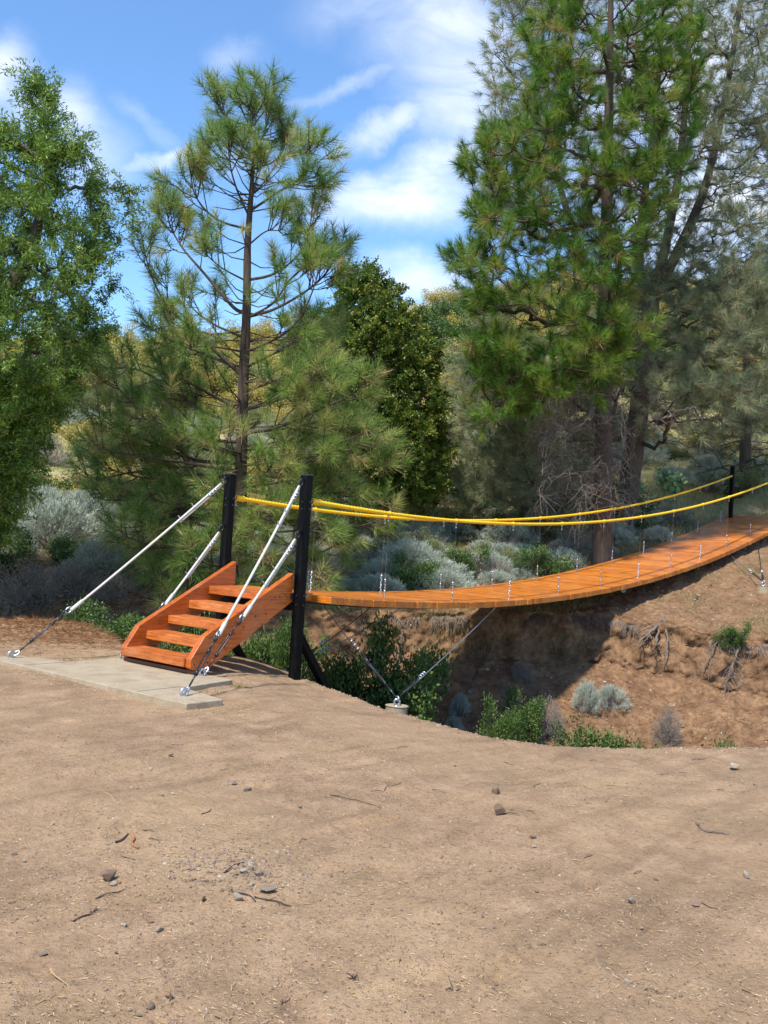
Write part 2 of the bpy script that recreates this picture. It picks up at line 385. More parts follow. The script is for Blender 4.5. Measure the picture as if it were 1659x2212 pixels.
M_STRAW = foliage_mat('straw', [(0, (.22, .11, .04)), (.5, (.50, .35, .17)), (1, (.68, .54, .32))], .6, .1, .5, .2)
M_LITTER = foliage_mat('pine_straw', [(0, (.12, .05, .02)), (.5, (.28, .13, .05)), (1, (.42, .25, .12))], .7, .1, .5, .2)
M_CACT = foliage_mat('cactus_skin', [(0, (.10, .20, .08)), (.6, (.20, .33, .15)), (1, (.36, .42, .16))], .5, .0, 3, .3)
def stone_mat(name, stops, sc=9):
    m, nt, b = mat_new(name); oc = objcoord(nt); t = tint_attr(nt); v = noise(nt, oc, sc, 6, .65)
    f = node(nt, 'ShaderNodeMath', operation='MULTIPLY_ADD', i_0=v, i_1=.8, i_2=node(nt, 'ShaderNodeMath', operation='MULTIPLY_ADD', i_0=t, i_1=.9, i_2=-.35).outputs[0]).outputs[0]
    nt.links.new(ramp(nt, f, stops), b.inputs['Base Color']); b.inputs['Roughness'].default_value = .9
    bump(nt, b, noise(nt, oc, sc*6, 4, .6), .004); return m
M_STONE = stone_mat('pebble_stone', [(0, (.10, .066, .042)), (.4, (.22, .155, .105)), (.7, (.36, .28, .21)), (1, (.55, .49, .41))], 20)
M_STONEP = stone_mat('pale_stone', [(0, (.24, .18, .12)), (.5, (.42, .34, .25)), (1, (.60, .52, .41))], 20)
M_STONEB = stone_mat('brown_stone', [(0, (.10, .06, .035)), (.5, (.22, .14, .085)), (1, (.36, .26, .18))], 20)
M_CLOD = stone_mat('dirt_clod', [(0, (.17, .11, .07)), (.5, (.29, .20, .13)), (1, (.42, .31, .21))], 20)

# ------------------------------------------------------------------ terrain
NE_U = np.array([-14, -7, -5.5, -4.2, -3.4, -3.0, -2.0, -1.3, -.9, -.45, .12, .69, 1.07, 1.53, 2.45, 3.6, 5, 8, 14])
NE_V = np.array([19, 15.6, 15.0, 14.6, 13.4, 12.9, 12.7, 12.4, 12.05, 11.5, 10.4, 9.6, 9.15, 8.9, 9.0, 9.3, 9.7, 10.6, 12])
LP_U = np.array([-16, -8, -4, -2, -.5, 1, 2, 3, 4, 5, 6.2, 8, 14])
LP_V = np.array([24, 20, 17.6, 17.0, 16.9, 17.5, 17.8, 18.0, 18.1, 17.6, 17.1, 16.6, 16.5])
RIDGE_U = np.array([-70, -35, -25, -18, -11, -5, 0, 6, 15, 30, 70])
RIDGE_Z = np.array([9, 11.3, 12.3, 13.0, 13.8, 14.8, 16.4, 18.0, 19.6, 20, 20])
_dr = np.random.default_rng(90); _DN = [(_dr.uniform(-.38, .38)*v_, v_, _dr.uniform(0, 3.14), _dr.uniform(.7, 1.3)) for v_ in 3.2+6*_dr.random(70)]
def dents(u, v):
    """shallow scuffed footprints and two faint wheel tracks in the dirt"""
    z = np.zeros(np.shape(u))
    for a, b, an, s_ in _DN:
        c, sn = math.cos(an), math.sin(an); x = ((u-a)*c+(v-b)*sn)/(.15*s_); y = (-(u-a)*sn+(v-b)*c)/(.055*s_); r2 = x*x+y*y
        z = z-.011*np.exp(-r2**1.5)+.006*np.exp(-(np.sqrt(r2)-1.35)**2/.12)
    for o in (0, 1.45):
        d = (v-(6.1+o*.55)-.22*u-.05*u*u)/.10; z = z+(-.010*np.exp(-d*d)+.005*np.exp(-(np.abs(d)-1.7)**2/.3))*(.4+.6*np.abs(fbm(u*1.2, v*0+o, oct=3, seed=91)))*2*sm(v, 2, 3)
    return z*(1-sm(v, 9.5, 10.5))
def lip_v(u):
    return np.interp(u, LP_U, LP_V)+.35*fbm(u*.9, u*0+1, oct=4, seed=11)
def height(u, v, detail=True):
    u = np.asarray(u, float); v = np.asarray(v, float)
    vn = np.interp(u, NE_U, NE_V)+.10*fbm(u*1.1, v*0+3, oct=3, seed=5)+.05*fbm(u*6, v*0+3, oct=3, seed=6)
    s = v-vn
    g = -.86-.02*sm(v, 2, 8)-.12*sm(s, -3.0, 0)*sm(u, -1.6, -.6)+.05*fbm(u*.45, v*.45, oct=3, seed=1)-.05*sm(u, -3.8, -2.6)*0
    g = g+.05*np.exp(-((u+4.6)**2/1.2+(v-13.7)**2/1.2))*6*.45      # little bank of pine straw at left
    sp = np.maximum(s, 0)
    near = g-np.where(u > -2.4, .20*sp+.26*sp**2, .35*sp+.5*sp**2)
    bot = -2.75+.45*(1-sm(u, .2, 2.2))+.18*fbm(u*.7, v*.7, oct=3, seed=9)
    near = np.maximum(near, bot)
    # far bank
    vl = lip_v(u)
    t = vl-v
    steep = sm(u, -1.4, .2)
    zf = -.45+.165*(v-18)+.10*fbm(u*.5, v*.5, oct=4, seed=21)+.32*sm(v, 19.3, 25)*sm(u, 2.5, 6)
    zlip = -.45+.165*(vl-18)+.10*fbm(u*.5, vl*.5, oct=4, seed=21)
    tp = np.maximum(t, 0)
    cliff = zlip-(.80*sm(tp, 0, .40)+.46*np.clip(tp-.28, 0, None))
    soft = zlip-(.55*tp+.10*tp**2)
    far = np.where(t > 0, cliff*steep+soft*(1-steep), zf-.12*np.exp(-np.clip(-t, 0, 9)/.25))
    far = np.where(t > 0, far, far)
    # hill behind
    hz = np.interp(u*75/np.maximum(v, 20), RIDGE_U, RIDGE_Z)
    hv = np.clip((v-26)/(78-26), 0, 1.35)
    hill = (hz-.9)*(1.12*hv-.12*hv**2*1.0)*sm(v, 24, 31)
    hill = np.where(v > 78, (hz-.9)*(1-.0*(v-78))-(v-78)*.12, hill)
    hill = hill+sm(v, 26, 40)*.9*fbm(u*.16, v*.16, oct=4, seed=31)
    far = np.where(v > 24, np.minimum(zf, .9+.32*sm(u, 2.5, 6)+.1*fbm(u*.5, v*.5, oct=3, seed=22))+hill, far)
    z = np.maximum(np.where(t > 0, far, -9), near*1.0) if False else None
    vm_ = (vn+vl)/2
    z = np.where(v < vm_, np.maximum(near, np.where(v > vm_-1.8, far, -9)), np.maximum(far, bot))
    if detail:
        z = z+dents(u, v)
        d = .012*fbm(u*1.6+v*.9, v*7-u*3, oct=3, seed=43)+.010*fbm(u*5, v*5, oct=4, seed=41)+.006*fbm(u*17, v*17, oct=3, seed=47)
        z = z+d*(1+2.5*sm(v, 12.5, 14))
    return z
print('terrain')
vs = np.concatenate([np.arange(-8, 2.6, .4), np.arange(2.6, 8, .05), np.arange(8, 14.6, .06), np.arange(14.6, 17.4, .045), np.arange(17.4, 18.05, .015), np.arange(18.05, 19.5, .06), np.geomspace(19.5, 120, 150)])
avs = np.concatenate([np.linspace(-1.15, -.50, 50)[:-1], np.linspace(-.50, .50, 600), np.linspace(.50, 1.15, 50)[1:]])
A_, V_ = np.meshgrid(avs, vs); U_ = A_*(np.maximum(V_, 3)+2.2)
V_ = V_+(lip_v(U_)-18)*sm(V_, 14.2, 16.5)*(1-sm(V_, 18.3, 23))
Z_ = height(U_, V_)
PX = C0[0]+Rh[0]*U_+Fh[0]*V_; PY = C0[1]+Rh[1]*U_+Fh[1]*V_
# rough up the cliff face horizontally (towards the creek)
gr = np.gradient(Z_, axis=0)/np.gradient(V_, axis=0)
st = np.clip(np.abs(gr)-.45, 0, 1.6)/1.6*sm(V_, 12.5, 14)
dd = (fbm(U_*1.6, Z_*1.6, V_*.5, oct=5, seed=51)*.30+fbm(U_*5.5, Z_*7, V_*.5, oct=5, seed=53, gain=.65)*.20)*st
PX = PX-Fh[0]*dd; PY = PY-Fh[1]*dd
nr, nc = Z_.shape
ii = (np.arange(nr-1)[:, None]*nc+np.arange(nc-1)[None]).ravel()
FQ = np.stack([ii, ii+1, ii+nc+1, ii+nc], 1)
SLAB = [(-2.66, -1.77, -2.2, 1.44), (-2.2, -1.03, -1.3, .80)]
mb = MB()
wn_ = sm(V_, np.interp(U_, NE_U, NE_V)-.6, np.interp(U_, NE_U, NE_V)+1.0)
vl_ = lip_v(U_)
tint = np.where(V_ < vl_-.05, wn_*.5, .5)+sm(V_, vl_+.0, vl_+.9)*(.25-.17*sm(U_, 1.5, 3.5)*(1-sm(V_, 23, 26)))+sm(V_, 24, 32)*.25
tint = np.maximum(tint, .0)
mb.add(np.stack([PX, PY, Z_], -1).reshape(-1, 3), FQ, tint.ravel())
def ground_mat():
    m, nt, b = mat_new('dirt_ground'); oc = objcoord(nt); t = tint_attr(nt)
    big = noise(nt, oc, .55, 5, .6, .3); med = noise(nt, oc, 3.2, 6, .65, .2); fin = noise(nt, oc, 38, 5, .7); vf = noise(nt, oc, 160, 3, .6)
    tan = ramp(nt, med, [(.26, (.215, .138, .076)), (.5, (.322, .206, .122)), (.74, (.42, .285, .175))])
    tan = rgbmix(nt, node(nt, 'ShaderNodeMapRange', i_0=big, i_1=.38, i_2=.66, i_3=0, i_4=.6).outputs[0], tan, (.39, .265, .148))
    # darker worn / damp patches and pale dusty ones
    b2 = noise(nt, mapping(nt, oc, (1, 1, 1), (0, 0, .4), (4, 9, 0)), .8, 6, .6, .5)
    tan = rgbmix(nt, node(nt, 'ShaderNodeMapRange', i_0=b2, i_1=.50, i_2=.66, i_3=0, i_4=.42).outputs[0], tan, (.215, .140, .082))
    b3 = noise(nt, mapping(nt, oc, (1, 1, 1), (0, 0, 1), (14, 2, 0)), 1.3, 5, .6, .4)
    tan = rgbmix(nt, node(nt, 'ShaderNodeMapRange', i_0=b3, i_1=.62, i_2=.74, i_3=0, i_4=.55).outputs[0], tan, (.45, .27, .13))
    tan = rgbmix(nt, .7, tan, ramp(nt, fin, [(.27, (.40, .37, .34)), (.46, (1.0, 1.0, 1.0)), (.74, (1.2, 1.2, 1.2))]), 'MULTIPLY')
    tr = noise(nt, mapping(nt, oc, (.6, 5.5, 1), (0, 0, .95)), 1.0, 6, .6, .6); tan = rgbmix(nt, .5, tan, ramp(nt, tr, [(.33, (.66, .64, .62)), (.48, (1, 1, 1)), (.66, (1.16, 1.16, 1.16))]), 'MULTIPLY')
    tan = rgbmix(nt, .3, tan, ramp(nt, vf, [(.3, (.55, .55, .55)), (.7, (1.4, 1.4, 1.4))]), 'MULTIPLY')
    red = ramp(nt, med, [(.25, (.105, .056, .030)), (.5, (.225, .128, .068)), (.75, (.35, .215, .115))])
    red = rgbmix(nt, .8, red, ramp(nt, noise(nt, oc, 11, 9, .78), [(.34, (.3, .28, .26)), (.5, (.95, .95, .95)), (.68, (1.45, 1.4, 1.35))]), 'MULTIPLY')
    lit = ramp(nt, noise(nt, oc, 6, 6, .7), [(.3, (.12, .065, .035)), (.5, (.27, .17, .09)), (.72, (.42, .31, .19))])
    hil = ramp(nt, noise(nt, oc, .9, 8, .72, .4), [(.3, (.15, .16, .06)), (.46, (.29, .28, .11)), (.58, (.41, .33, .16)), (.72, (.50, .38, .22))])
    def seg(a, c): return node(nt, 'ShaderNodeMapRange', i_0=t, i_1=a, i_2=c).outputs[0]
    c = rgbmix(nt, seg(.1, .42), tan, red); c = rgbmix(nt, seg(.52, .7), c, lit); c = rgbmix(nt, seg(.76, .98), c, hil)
    nt.links.new(c, b.inputs['Base Color']); b.inputs['Roughness'].default_value = .95; b.inputs['Specular IOR Level'].default_value = .15
    h = node(nt, 'ShaderNodeMath', operation='MULTIPLY_ADD', i_0=fin, i_1=.35, i_2=med).outputs[0]
    h = node(nt, 'ShaderNodeMath', operation='MULTIPLY_ADD', i_0=vf, i_1=.10, i_2=h).outputs[0]
    bump(nt, b, h, .05, .9); return m
M_GROUND = ground_mat()
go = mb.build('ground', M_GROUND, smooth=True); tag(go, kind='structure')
def gz(x, y):
    u, v = uv_of(np.array([x, y, 0.]))
    return float(height(np.array([u]), np.array([v]))[0])
def gpos(P):
    """drop points (n,3) on the ground"""
    P = np.array(P, float); u, v = uv_of(P); P[:, 2] = height(u, v); return P
def ground_hit(px, py, vmax=40):
    d = ray(px, py); ts = np.arange(2.0, vmax, .02); P = C0[None]+d[None]*ts[:, None]
    u, v = uv_of(P); h = height(u, v); k = np.argmax(P[:, 2] < h); return P[k] if k else P[-1]

# ------------------------------------------------------------------ bridge
LB, ZF, SD, SR, SK, ZR, HW, PY0 = 17.679, 1.629, .6915, .633, -.228, 1.083, .857, .634
def dz(x, z0=0., sag=SD):
    t = np.asarray(x, float)/LB; return z0+ZF*t-4*sag*t*(1-t)*(1+SK*(t-.5))
br = empty('suspension_bridge', (0, 0, 0))
tag(br, 'long sagging suspension footbridge with orange stained plank deck and yellow rope handrails', 'bridge')
mb = MB(); x = .30; pw, pg, pt = .110, .004, .080
prng = np.random.default_rng(3)
while x < LB+.2:
    x2 = x+pw; z1, z2 = float(dz(x)), float(dz(x2)); d = np.array([x2-x, 0, z2-z1]); d /= np.linalg.norm(d); n = np.array([-d[2], 0, d[0]])
    o = prng.uniform(-.010, .010, 2); e = prng.uniform(-.0015, .0015)
    a = np.array([x, 0, z1]); c = np.array([x2, 0, z2])
    tn = prng.uniform(.1, .9); ch = .006
    prof = [a-n*pt, c-n*pt, c-n*(ch)+0*d, c-d*ch, a+d*ch, a-n*ch]
    for q in range(6): prof[q] = prof[q]+n*e
    V = [p+np.array([0, -HW+o[0], 0]) for p in prof]+[p+np.array([0, HW+o[1], 0]) for p in prof]
    mb.add(V, [(i, i+6, (i+1) % 6+6, (i+1) % 6) for i in range(6)], tn)
    bs = mb.n-12; mb.F.setdefault(6, []).append(np.array([[bs+i for i in range(6)], [bs+11-i for i in range(6)]])); mb.MI.setdefault(6, []).append(np.zeros(2, int))
    x = x2+pg/(d[0])
for k in range(3):                                             # the narrower planks between the posts
    x0 = -.02+k*.107; mb.box((x0, -.575 if x0 > -.05 else -.5, -.088), (x0+.1, .575, 0), .5+.1*k)
dko = mb.build('deck', M_DECK, br)
sc = MB()
for x_ in np.arange(.35, LB, .115):
    for y_ in (-.66, .66, -.60, .60):
        z_ = float(dz(x_))+.0005; sc.tubes(np.array([[x_, y_, z_-.002], [x_, y_, z_+.001]]), np.full(2, .0055), 6)
tag(sc.build('screws', M_DKGALV, br), kind='stuff')
# cables under the deck, along each side
mb = MB(); xs = np.linspace(.05, LB, 80)
for y in (-.62, -.2, .2, .62):
    mb.tubes(np.stack([xs, xs*0+y, dz(xs)-.10], 1), np.full(80, .008), 5)
mb.build('deck_cable', M_DKGALV, br)
def twist_rope(P, r, n=8, pitch=.05, amp=.14):
    """dense tube with a wound surface"""
    P = np.asarray(P); seg = np.linalg.norm(np.diff(P, axis=0), axis=1); s_ = np.concatenate([[0], np.cumsum(seg)])
    m = int(s_[-1]/(pitch/4)); t = np.linspace(0, s_[-1], m); Q = np.stack([np.interp(t, s_, P[:, k]) for k in range(3)], 1)
    return Q, r*(1+amp*np.sin(2*math.pi*t/pitch))
for y in (PY0, -PY0):
    xs = np.linspace(.10, LB-.06, 90); P = np.stack([xs, np.full(90, y), dz(xs, ZR, SR)], 1)
    Q, rr = twist_rope(P, .0225, pitch=.06, amp=.10)
    rr = rr*np.where((Q[:, 0] < .26), 1.45, 1)*np.where(Q[:, 0] < 1.5, 1.15, 1)
    # binding lumps where the hangers are tied
    for k in range(12):
        rr = rr+.010*np.exp(-((Q[:, 0]-(.06+1.54*k))/.03)**2)
    m = MB(); m.tubes(Q, rr, 8)
    ro = m.build('handrail_rope', M_YEL, br, smooth=True)
    e = MB(); e.tubes(np.array([[.045, y, dz(.05, ZR, SR)+.012], [.075, y, dz(.08, ZR, SR)+.006], [.12, y, dz(.12, ZR, SR)]]), np.array([.012, .02, .016]), 8)
    e.build('rope_end_clamp', M_GALV, ro, smooth=True)
def chain(m, a, b, link=.042, r=.0045, w=.010):
    a = np.array(a, float); b = np.array(b, float); n = max(1, int(np.linalg.norm(b-a)/(link*.72))); d = unit(b-a)
    s1 = unit(np.cross(d, [.3, 1, .2])); s2 = np.cross(d, s1)
    for i in range(n):
        c = a+(b-a)*(i+.5)/n; sd = s1 if i % 2 else s2; th = np.linspace(0, 2*math.pi, 9)
        P = c[None]+d[None]*(np.cos(th)*link/2)[:, None]+sd[None]*(np.sin(th)*w)[:, None]
        m.tubes(P, np.full(9, r), 5, cap=False)
hproto = {}
for k in range(12):
    for y in (PY0, -PY0):
        x = .06+1.54*k+(.06 if k == 0 else 0)
        if k == 0 and y < 0: x = .13
        zt = float(dz(x, ZR, SR)); zb = float(dz(x)); dx = random.uniform(-.02, .02)
        lc = np.array([x, y, zb])
        tp = np.array([x+dx, y, zt-.02])-lc; ctop = np.array([dx*.3, 0, .27])
        h = MB(); h.tubes(np.stack([ctop, (ctop+tp)/2+np.array([.003, 0, 0]), tp]), np.full(3, .0024), 5)
        ho = h.build('hanger', M_CABLE, br); ho.location = Vector(lc)
        c = MB(); chain(c, ctop, (0, 0, -.03), .048, .0048, .0105)
        for zz in (.27, .13): c.tubes(np.array([[dx*.3, 0, zz-.014], [dx*.3, 0, zz+.014]]), np.full(2, .0115), 8)
        c.build('chain', M_GALV, ho, smooth=True)
        c = MB(); c.tubes(np.array([tp+[0, 0, -.085], tp+[0, 0, -.05]]), np.full(2, .012), 8); c.tubes(np.array([tp+[0, 0, -.04], tp+[0, 0, .0]]), np.full(2, .010), 8)
        c.build('clamp', M_GALV, ho, smooth=True)

# posts
def ring(m, c, rad, r, axis, n=16, stretch=1.0, sdir_=None):
    c = np.array(c, float); ax = unit(np.array(axis, float)); a = unit(np.cross(ax, [0.01, .02, 1.])) if sdir_ is None else unit(np.array(sdir_, float)); b = np.cross(ax, a)
    th = np.linspace(0, 2*math.pi, n+1)
    m.tubes(c[None]+a[None]*(np.cos(th)*rad*stretch)[:, None]+b[None]*(np.sin(th)*rad)[:, None], np.full(n+1, r), 6, cap=False)
def make_post(x, y, zt, zb, eyes, brace=True, sgn=-1):
    t = empty('bridge_post', (x, y, zb)); lc = np.array([x, y, zb])
    m = MB(); h = .052
    m.box((-h, -h, 0), (h, h, zt-zb)); m.build('post', M_STEEL, t, bevel=.006)
    c = MB(); c.box((-h-.004, -h-.004, zt-zb+.0005), (h+.004, h+.004, zt-zb+.022)); c.build('cap', M_CAP, t, bevel=.007)
    if brace:
        b = MB(); b.beam((.02, 0, .88), (.80, 0, -.08), .085, .085, up=(0, 1, 0)); b.build('brace', M_STEEL, t, bevel=.005)
    for ez in eyes:
        e = MB(); zz = ez-zb
        e.tubes(np.array([[sgn*(-.0), 0, zz], [sgn*(h+.02), 0, zz]]), np.full(2, .011), 8)
        ring(e, (sgn*(h+.028), 0, zz), .022, .0075, (0, 1, 0))
        ring(e, (sgn*(h+.05), 0, zz-.028), .030, .0055, (.3, 1, .1), stretch=1.5, sdir_=(sgn*.6, 0, -.8))
        e.build('eye_bolt', M_DKGALV, t, smooth=True)
    if sgn < 0:
        for bz in (1.06, .98, -.02, -.13):
            for a_, b_ in (([sgn*h, -.01, bz-zb], [sgn*(h+.012), -.01, bz-zb]), ([.012, -h, bz-zb], [.012, -h-.012, bz-zb])):
                bo = MB(); bo.tubes(np.array([a_, b_]), np.full(2, .011), 6); bo.build('bolt', M_DKGALV, t)
    return t
pA = make_post(0, .634, 1.35, -1.35, (1.30, .72)); tag(pA, 'black steel post behind the far top end of the stairs', 'post', 'black steel bridge posts')
pB = make_post(0, -.634, 1.36, -1.35, (1.30, .70)); tag(pB, 'black steel post in front, at the near top end of the stairs', 'post', 'black steel bridge posts')
pC = make_post(LB, .634, ZF+1.32, ZF-.9, (), False, 1); tag(pC, 'distant black steel post at the far end of the bridge deck', 'post', 'black steel bridge posts')
pD = make_post(LB, -.634, ZF+1.32, ZF-.9, (), False, 1); tag(pD, 'black steel post just past the right edge at the far bridge end', 'post', 'black steel bridge posts')
m = MB(); m.box((-.05, -.58, -.20), (.05, .58, -.105)); co = m.build('cross_beam', M_STEEL, None, bevel=.004, loc=(0, 0, -.15))
tag(co, 'black steel beam joining the two near posts under the top step', 'beam')

# stairs
stz = empty('wooden_staircase', (-.8, 0, -.83)); L0 = np.array([-.8, 0, -.83])
tag(stz, 'orange stained open wooden stairs with thick side boards on the concrete pad', 'stairs')
prof = [(-1.535, -.672), (-1.36, -.435), (.060, .294), (.060, .03), (-.045, -.10), (-1.30, -.792), (-1.49, -.785), (-1.535, -.76)]
profB = [(-1.535, -.672), (-1.36, -.435), (-.056, .234), (-.056, -.098), (-1.30, -.792), (-1.49, -.785), (-1.535, -.76)]
for y0, y1, tn, pf in ((.497, .576, .35, prof), (-.576, -.497, .5, profB)):
    m = MB(); m.prism([(a-L0[0], b-L0[2]) for a, b in pf], 1, y0, y1, tn); m.build('stringer', M_STAIN, stz, bevel=.006)
for k in range(1, 5):
    xf = -.365-(5-k)*.2985; zt = -(5-k)*.166; m = MB()
    m.box((xf-L0[0], -.4965, zt-.092-L0[2]), (xf+.285-L0[0], .4965, zt-L0[2]), .3+.12*k); m.build('tread', M_TREAD, stz, bevel=.007)
for k in range(3):
    m = MB(); m.box((-.365+k*.115-L0[0], -.4965, -.092-L0[2]), (-.365+k*.115+.109-L0[0], .4965, -L0[2]), .35+.15*k); m.build('tread', M_TREAD, stz, bevel=.005)
m = MB(); m.box((-1.49-L0[0], -.575, 0.0005), (-1.36-L0[0], .575, .0385), .05); m.build('base_board', plain_mat('dark_base_board', (.10, .035, .014), .6, 0, .3, 12), stz, bevel=.003)
m = MB(); m.beam((-.10-L0[0], -.59, -L0[2]-.03), (-.056-L0[0], -.59, -L0[2]-.03), .028, .06); m.build('bracket', M_DKGALV, stz)
m = MB()
for (px_, py_) in ((1100, 280), (1210, 318), (1240, 315), (1280, 300), (1065, 455), (1140, 440), (980, 535), (910, 575), (840, 675), (740, 690), (720, 790), (625, 803)):
    sx, sy = (350+px_*750/1659)/1.507, (1800+py_*750/1659)/1.507
    d = ray(sx, sy); tt = (-.577-C0[1])/d[1]; P = C0+d*tt
    if -1.5 < P[0] < -.07:
        m = MB(); m.tubes(np.array([P-L0, P-L0+[0, -.003, 0]]), np.full(2, .0075), 8); m.build('screw', M_STEEL, stz)

# slab
m = MB(); zt = -.832
poly = [(-2.62, -1.77), (-2.20, -1.79), (-2.07, -1.10), (-1.33, -1.0), (-1.33, .80), (-2.06, .80), (-2.26, 1.44), (-2.47, 1.44), (-2.62, 1.44)]
m.prism([(a, b) for a, b in poly], 2, -.03-.07, 0)
so_ = m.build('concrete_slab', M_CONC, None, bevel=.008, loc=(0, 0, 0)); so_.location = (0, 0, zt)
tag(so_, 'pale concrete slab with wide front strip lying at the foot of the orange stairs', 'slab')
m = MB()
for a, b in (((-2.6, -1.06, 0), (-2.07, -1.06, 0)), ((-2.6, .78, 0), (-2.08, .78, 0))): m.beam((a[0], a[1], .0012), (b[0], b[1], .0012), .008, .002)
jo = m.build('joint', plain_mat('joint_dirt', (.12, .08, .05), .95), so_)

# stay cables
def make_stay(name_label, grp, top, anchor, knot=True):
    top = np.array(top, float); anchor = np.array(anchor, float); t = empty('stay_cable', anchor); A = anchor
    d = unit(top-anchor); Ltot = np.linalg.norm(top-anchor)
    def at(s_): return anchor-A+d*s_
    def sagp(s_):
        f_ = s_/Ltot; p = at(s_).copy(); p[2] -= .035*4*f_*(1-f_)*Ltot/3.5; return p
    # anchor eye nut and shackle
    e = MB(); ring(e, (0, 0, .035), .034, .013, (.2, 1, 0)); e.tubes(np.array([[0, 0, -.01], [0, 0, .02]]), np.full(2, .03), 10); ring(e, at(.075), .026, .010, (1, .3, .1), stretch=1.3, sdir_=d)
    e.build('anchor_eye', M_GALV, t, smooth=True)
    # turnbuckle
    b = MB(); b.tubes(np.stack([at(.10), at(.28)]), np.full(2, .009), 7)
    sd = unit(np.cross(d, [0, 0, 1.])); 
    for sg in (-1, 1):
        b.tubes(np.stack([at(.28), at(.31)+sd*sg*.017, at(.54)+sd*sg*.017, at(.57)]), np.full(4, .0075), 6)
    for q in (.28, .56): b.tubes(np.stack([at(q-.02), at(q+.02)]), np.full(2, .019), 8)
    b.tubes(np.stack([at(.57), at(.70)]), np.full(2, .009), 7); ring(b, at(.735), .024, .009, np.cross(d, [0, 0, 1.]), stretch=1.5, sdir_=d)
    b.build('turnbuckle', M_DKGALV, t, smooth=True)
    cth = MB(); ring(cth, at(.79), .026, .0085, np.cross(d, [.2, 0, 1.]), stretch=1.6, sdir_=d); cth.build('thimble', M_GALV, t, smooth=True)
    s0 = .82; s1 = Ltot-.05
    q = np.linspace(s0, s1, 24); P = np.array([sagp(a) for a in q]); c = MB(); c.tubes(P, np.full(24, .0145), 8)
    qq = np.linspace(s0, s0+.17, 6); c.tubes(np.array([sagp(a) for a in qq]), np.full(6, .023), 8)
    qq = np.linspace(Ltot-.75, Ltot-.05, 8); off = unit(np.cross(d, np.cross(d, [0, 0, 1.])))*.026
    c.tubes(np.array([sagp(a)+off*min(1, (Ltot-a)/.1) for a in qq]), np.full(8, .0115), 8)
    c.build('rope', M_WHITE, t, smooth=True)
    for q_ in (.16, .21, .26):
        k = MB(); p = sagp(Ltot-q_)+off*.5; ring(k, p, .026, .0095, d); k.box(p-[.02, .012, .006]-[.0, .02, 0], p+[.02, .012, .012]-[.0, .02, 0]); k.build('cable_clip', M_GALV, t, smooth=True)
    for q_ in (.50, .72):
        k = MB(); p = sagp(Ltot-q_)+off*.5; ring(k, p, .026, .006, d); k.tubes(np.array([p-off*1.2, p-off*1.2+unit(off)*-.03]), np.full(2, .008), 6); k.build('cable_clip', M_GALV, t, smooth=True)
    tag(t, name_label, 'cable', grp); return t
zs = -.832
make_stay('long white stay cable from far post top to the far left end of slab', 'white stay cables', (-.10, .634, 1.27), (-2.42, 1.30, zs))
make_stay('white stay cable from near post top to the front corner of the slab', 'white stay cables', (-.10, -.634, 1.27), (-2.39, -1.47, zs))
make_stay('short lower white stay cable of the far post, passing behind the stair side board', 'white stay cables', (-.10, .634, .68), (-1.43, .66, zs))
make_stay('short lower white stay cable of the near post with turnbuckle beside the stair side board', 'white stay cables', (-.10, -.634, .665), (-1.44, -.66, zs))

# anchor blocks and bracing cables under the deck
def anchor_block(x, y, z, label, h=.45):
    t = empty('anchor_block', (x, y, z)); m = MB(); m.tubes(np.array([[0, 0, -h], [0, 0, 0.]]), np.full(2, .125), 28); m.build('block', M_CONC, t, smooth=False, bevel=.008)
    e = MB(); ring(e, (0, 0, .04), .032, .013, (.6, .6, 0)); ring(e, (.02, .01, .075), .028, .010, (.9, -.4, .1), stretch=1.2); e.tubes(np.array([[0, 0, 0.0005], [0, 0, .02]]), np.full(2, .038), 12)
    e.build('anchor_eye', M_GALV, t, smooth=True); tag(t, label, 'anchor'); return t
P1 = pix(857, 1524, 11.75); anchor_block(P1[0], P1[1], P1[2]-.0, 'round white concrete anchor on the bank right of the near post')
P2 = np.array([1.05, 1.45, -1.2]); P2 = pix(614, 1463, 13.6); anchor_block(P2[0], P2[1], P2[2], 'concrete cable anchor half hidden behind the near post')
P3 = ground_hit(1648, 1276); P3 = P3+[0, 0, .10]; anchor_block(P3[0], P3[1], P3[2], 'round concrete anchor on the far bank at right edge', .5)
def guy(a, b, label, bright=False, tb=(0, .3)):
    a = np.array(a, float); b = np.array(b, float); t = empty('brace_cable', a); d = b-a; Ln = np.linalg.norm(d); u = d/Ln
    m = MB(); q = np.linspace(.0, 1, 12); P = d[None]*q[:, None]; P[:, 2] -= .03*4*q*(1-q); m.tubes(P, np.full(12, .0075 if bright else .007), 6)
    m.build('cable', M_GALV if bright else M_DKGALV, t, smooth=True)
    b_ = MB(); sd = unit(np.cross(u, [0, 0, 1.]))
    for sg in (-1, 1): b_.tubes(np.stack([u*.22, u*.25+sd*sg*.017, u*.5+sd*sg*.017, u*.53]), np.full(4, .008), 6)
    b_.tubes(np.stack([u*.06, u*.22]), np.full(2, .012), 6); b_.tubes(np.stack([u*.53, u*.66]), np.full(2, .012), 6)
    b_.build('turnbuckle', M_DKGALV, t, smooth=True)
    c = MB()
    for s_ in (.74, .80, .86): ring(c, u*s_, .02, .009, u)
    c.build('cable_clip', M_GALV, t, smooth=True)
    tag(t, label, 'cable', 'bracing cables under the deck')
def deckpt(px, py, y):
    d = ray(px, py); tt = (y-C0[1])/d[1]; return C0+d*tt
E1 = P1+[0, 0, .08]; E2 = P2+[0, 0, .08]; E3 = P3+[0, 0, .08]
guy(E1, (.45, -.62, float(dz(.45))-.11), 'dark bracing cable rising left from the near white anchor to the deck start')
guy(E1, (4.35, -.62, float(dz(4.35))-.11), 'bright bracing cable rising right from the near white anchor to under the deck', True)
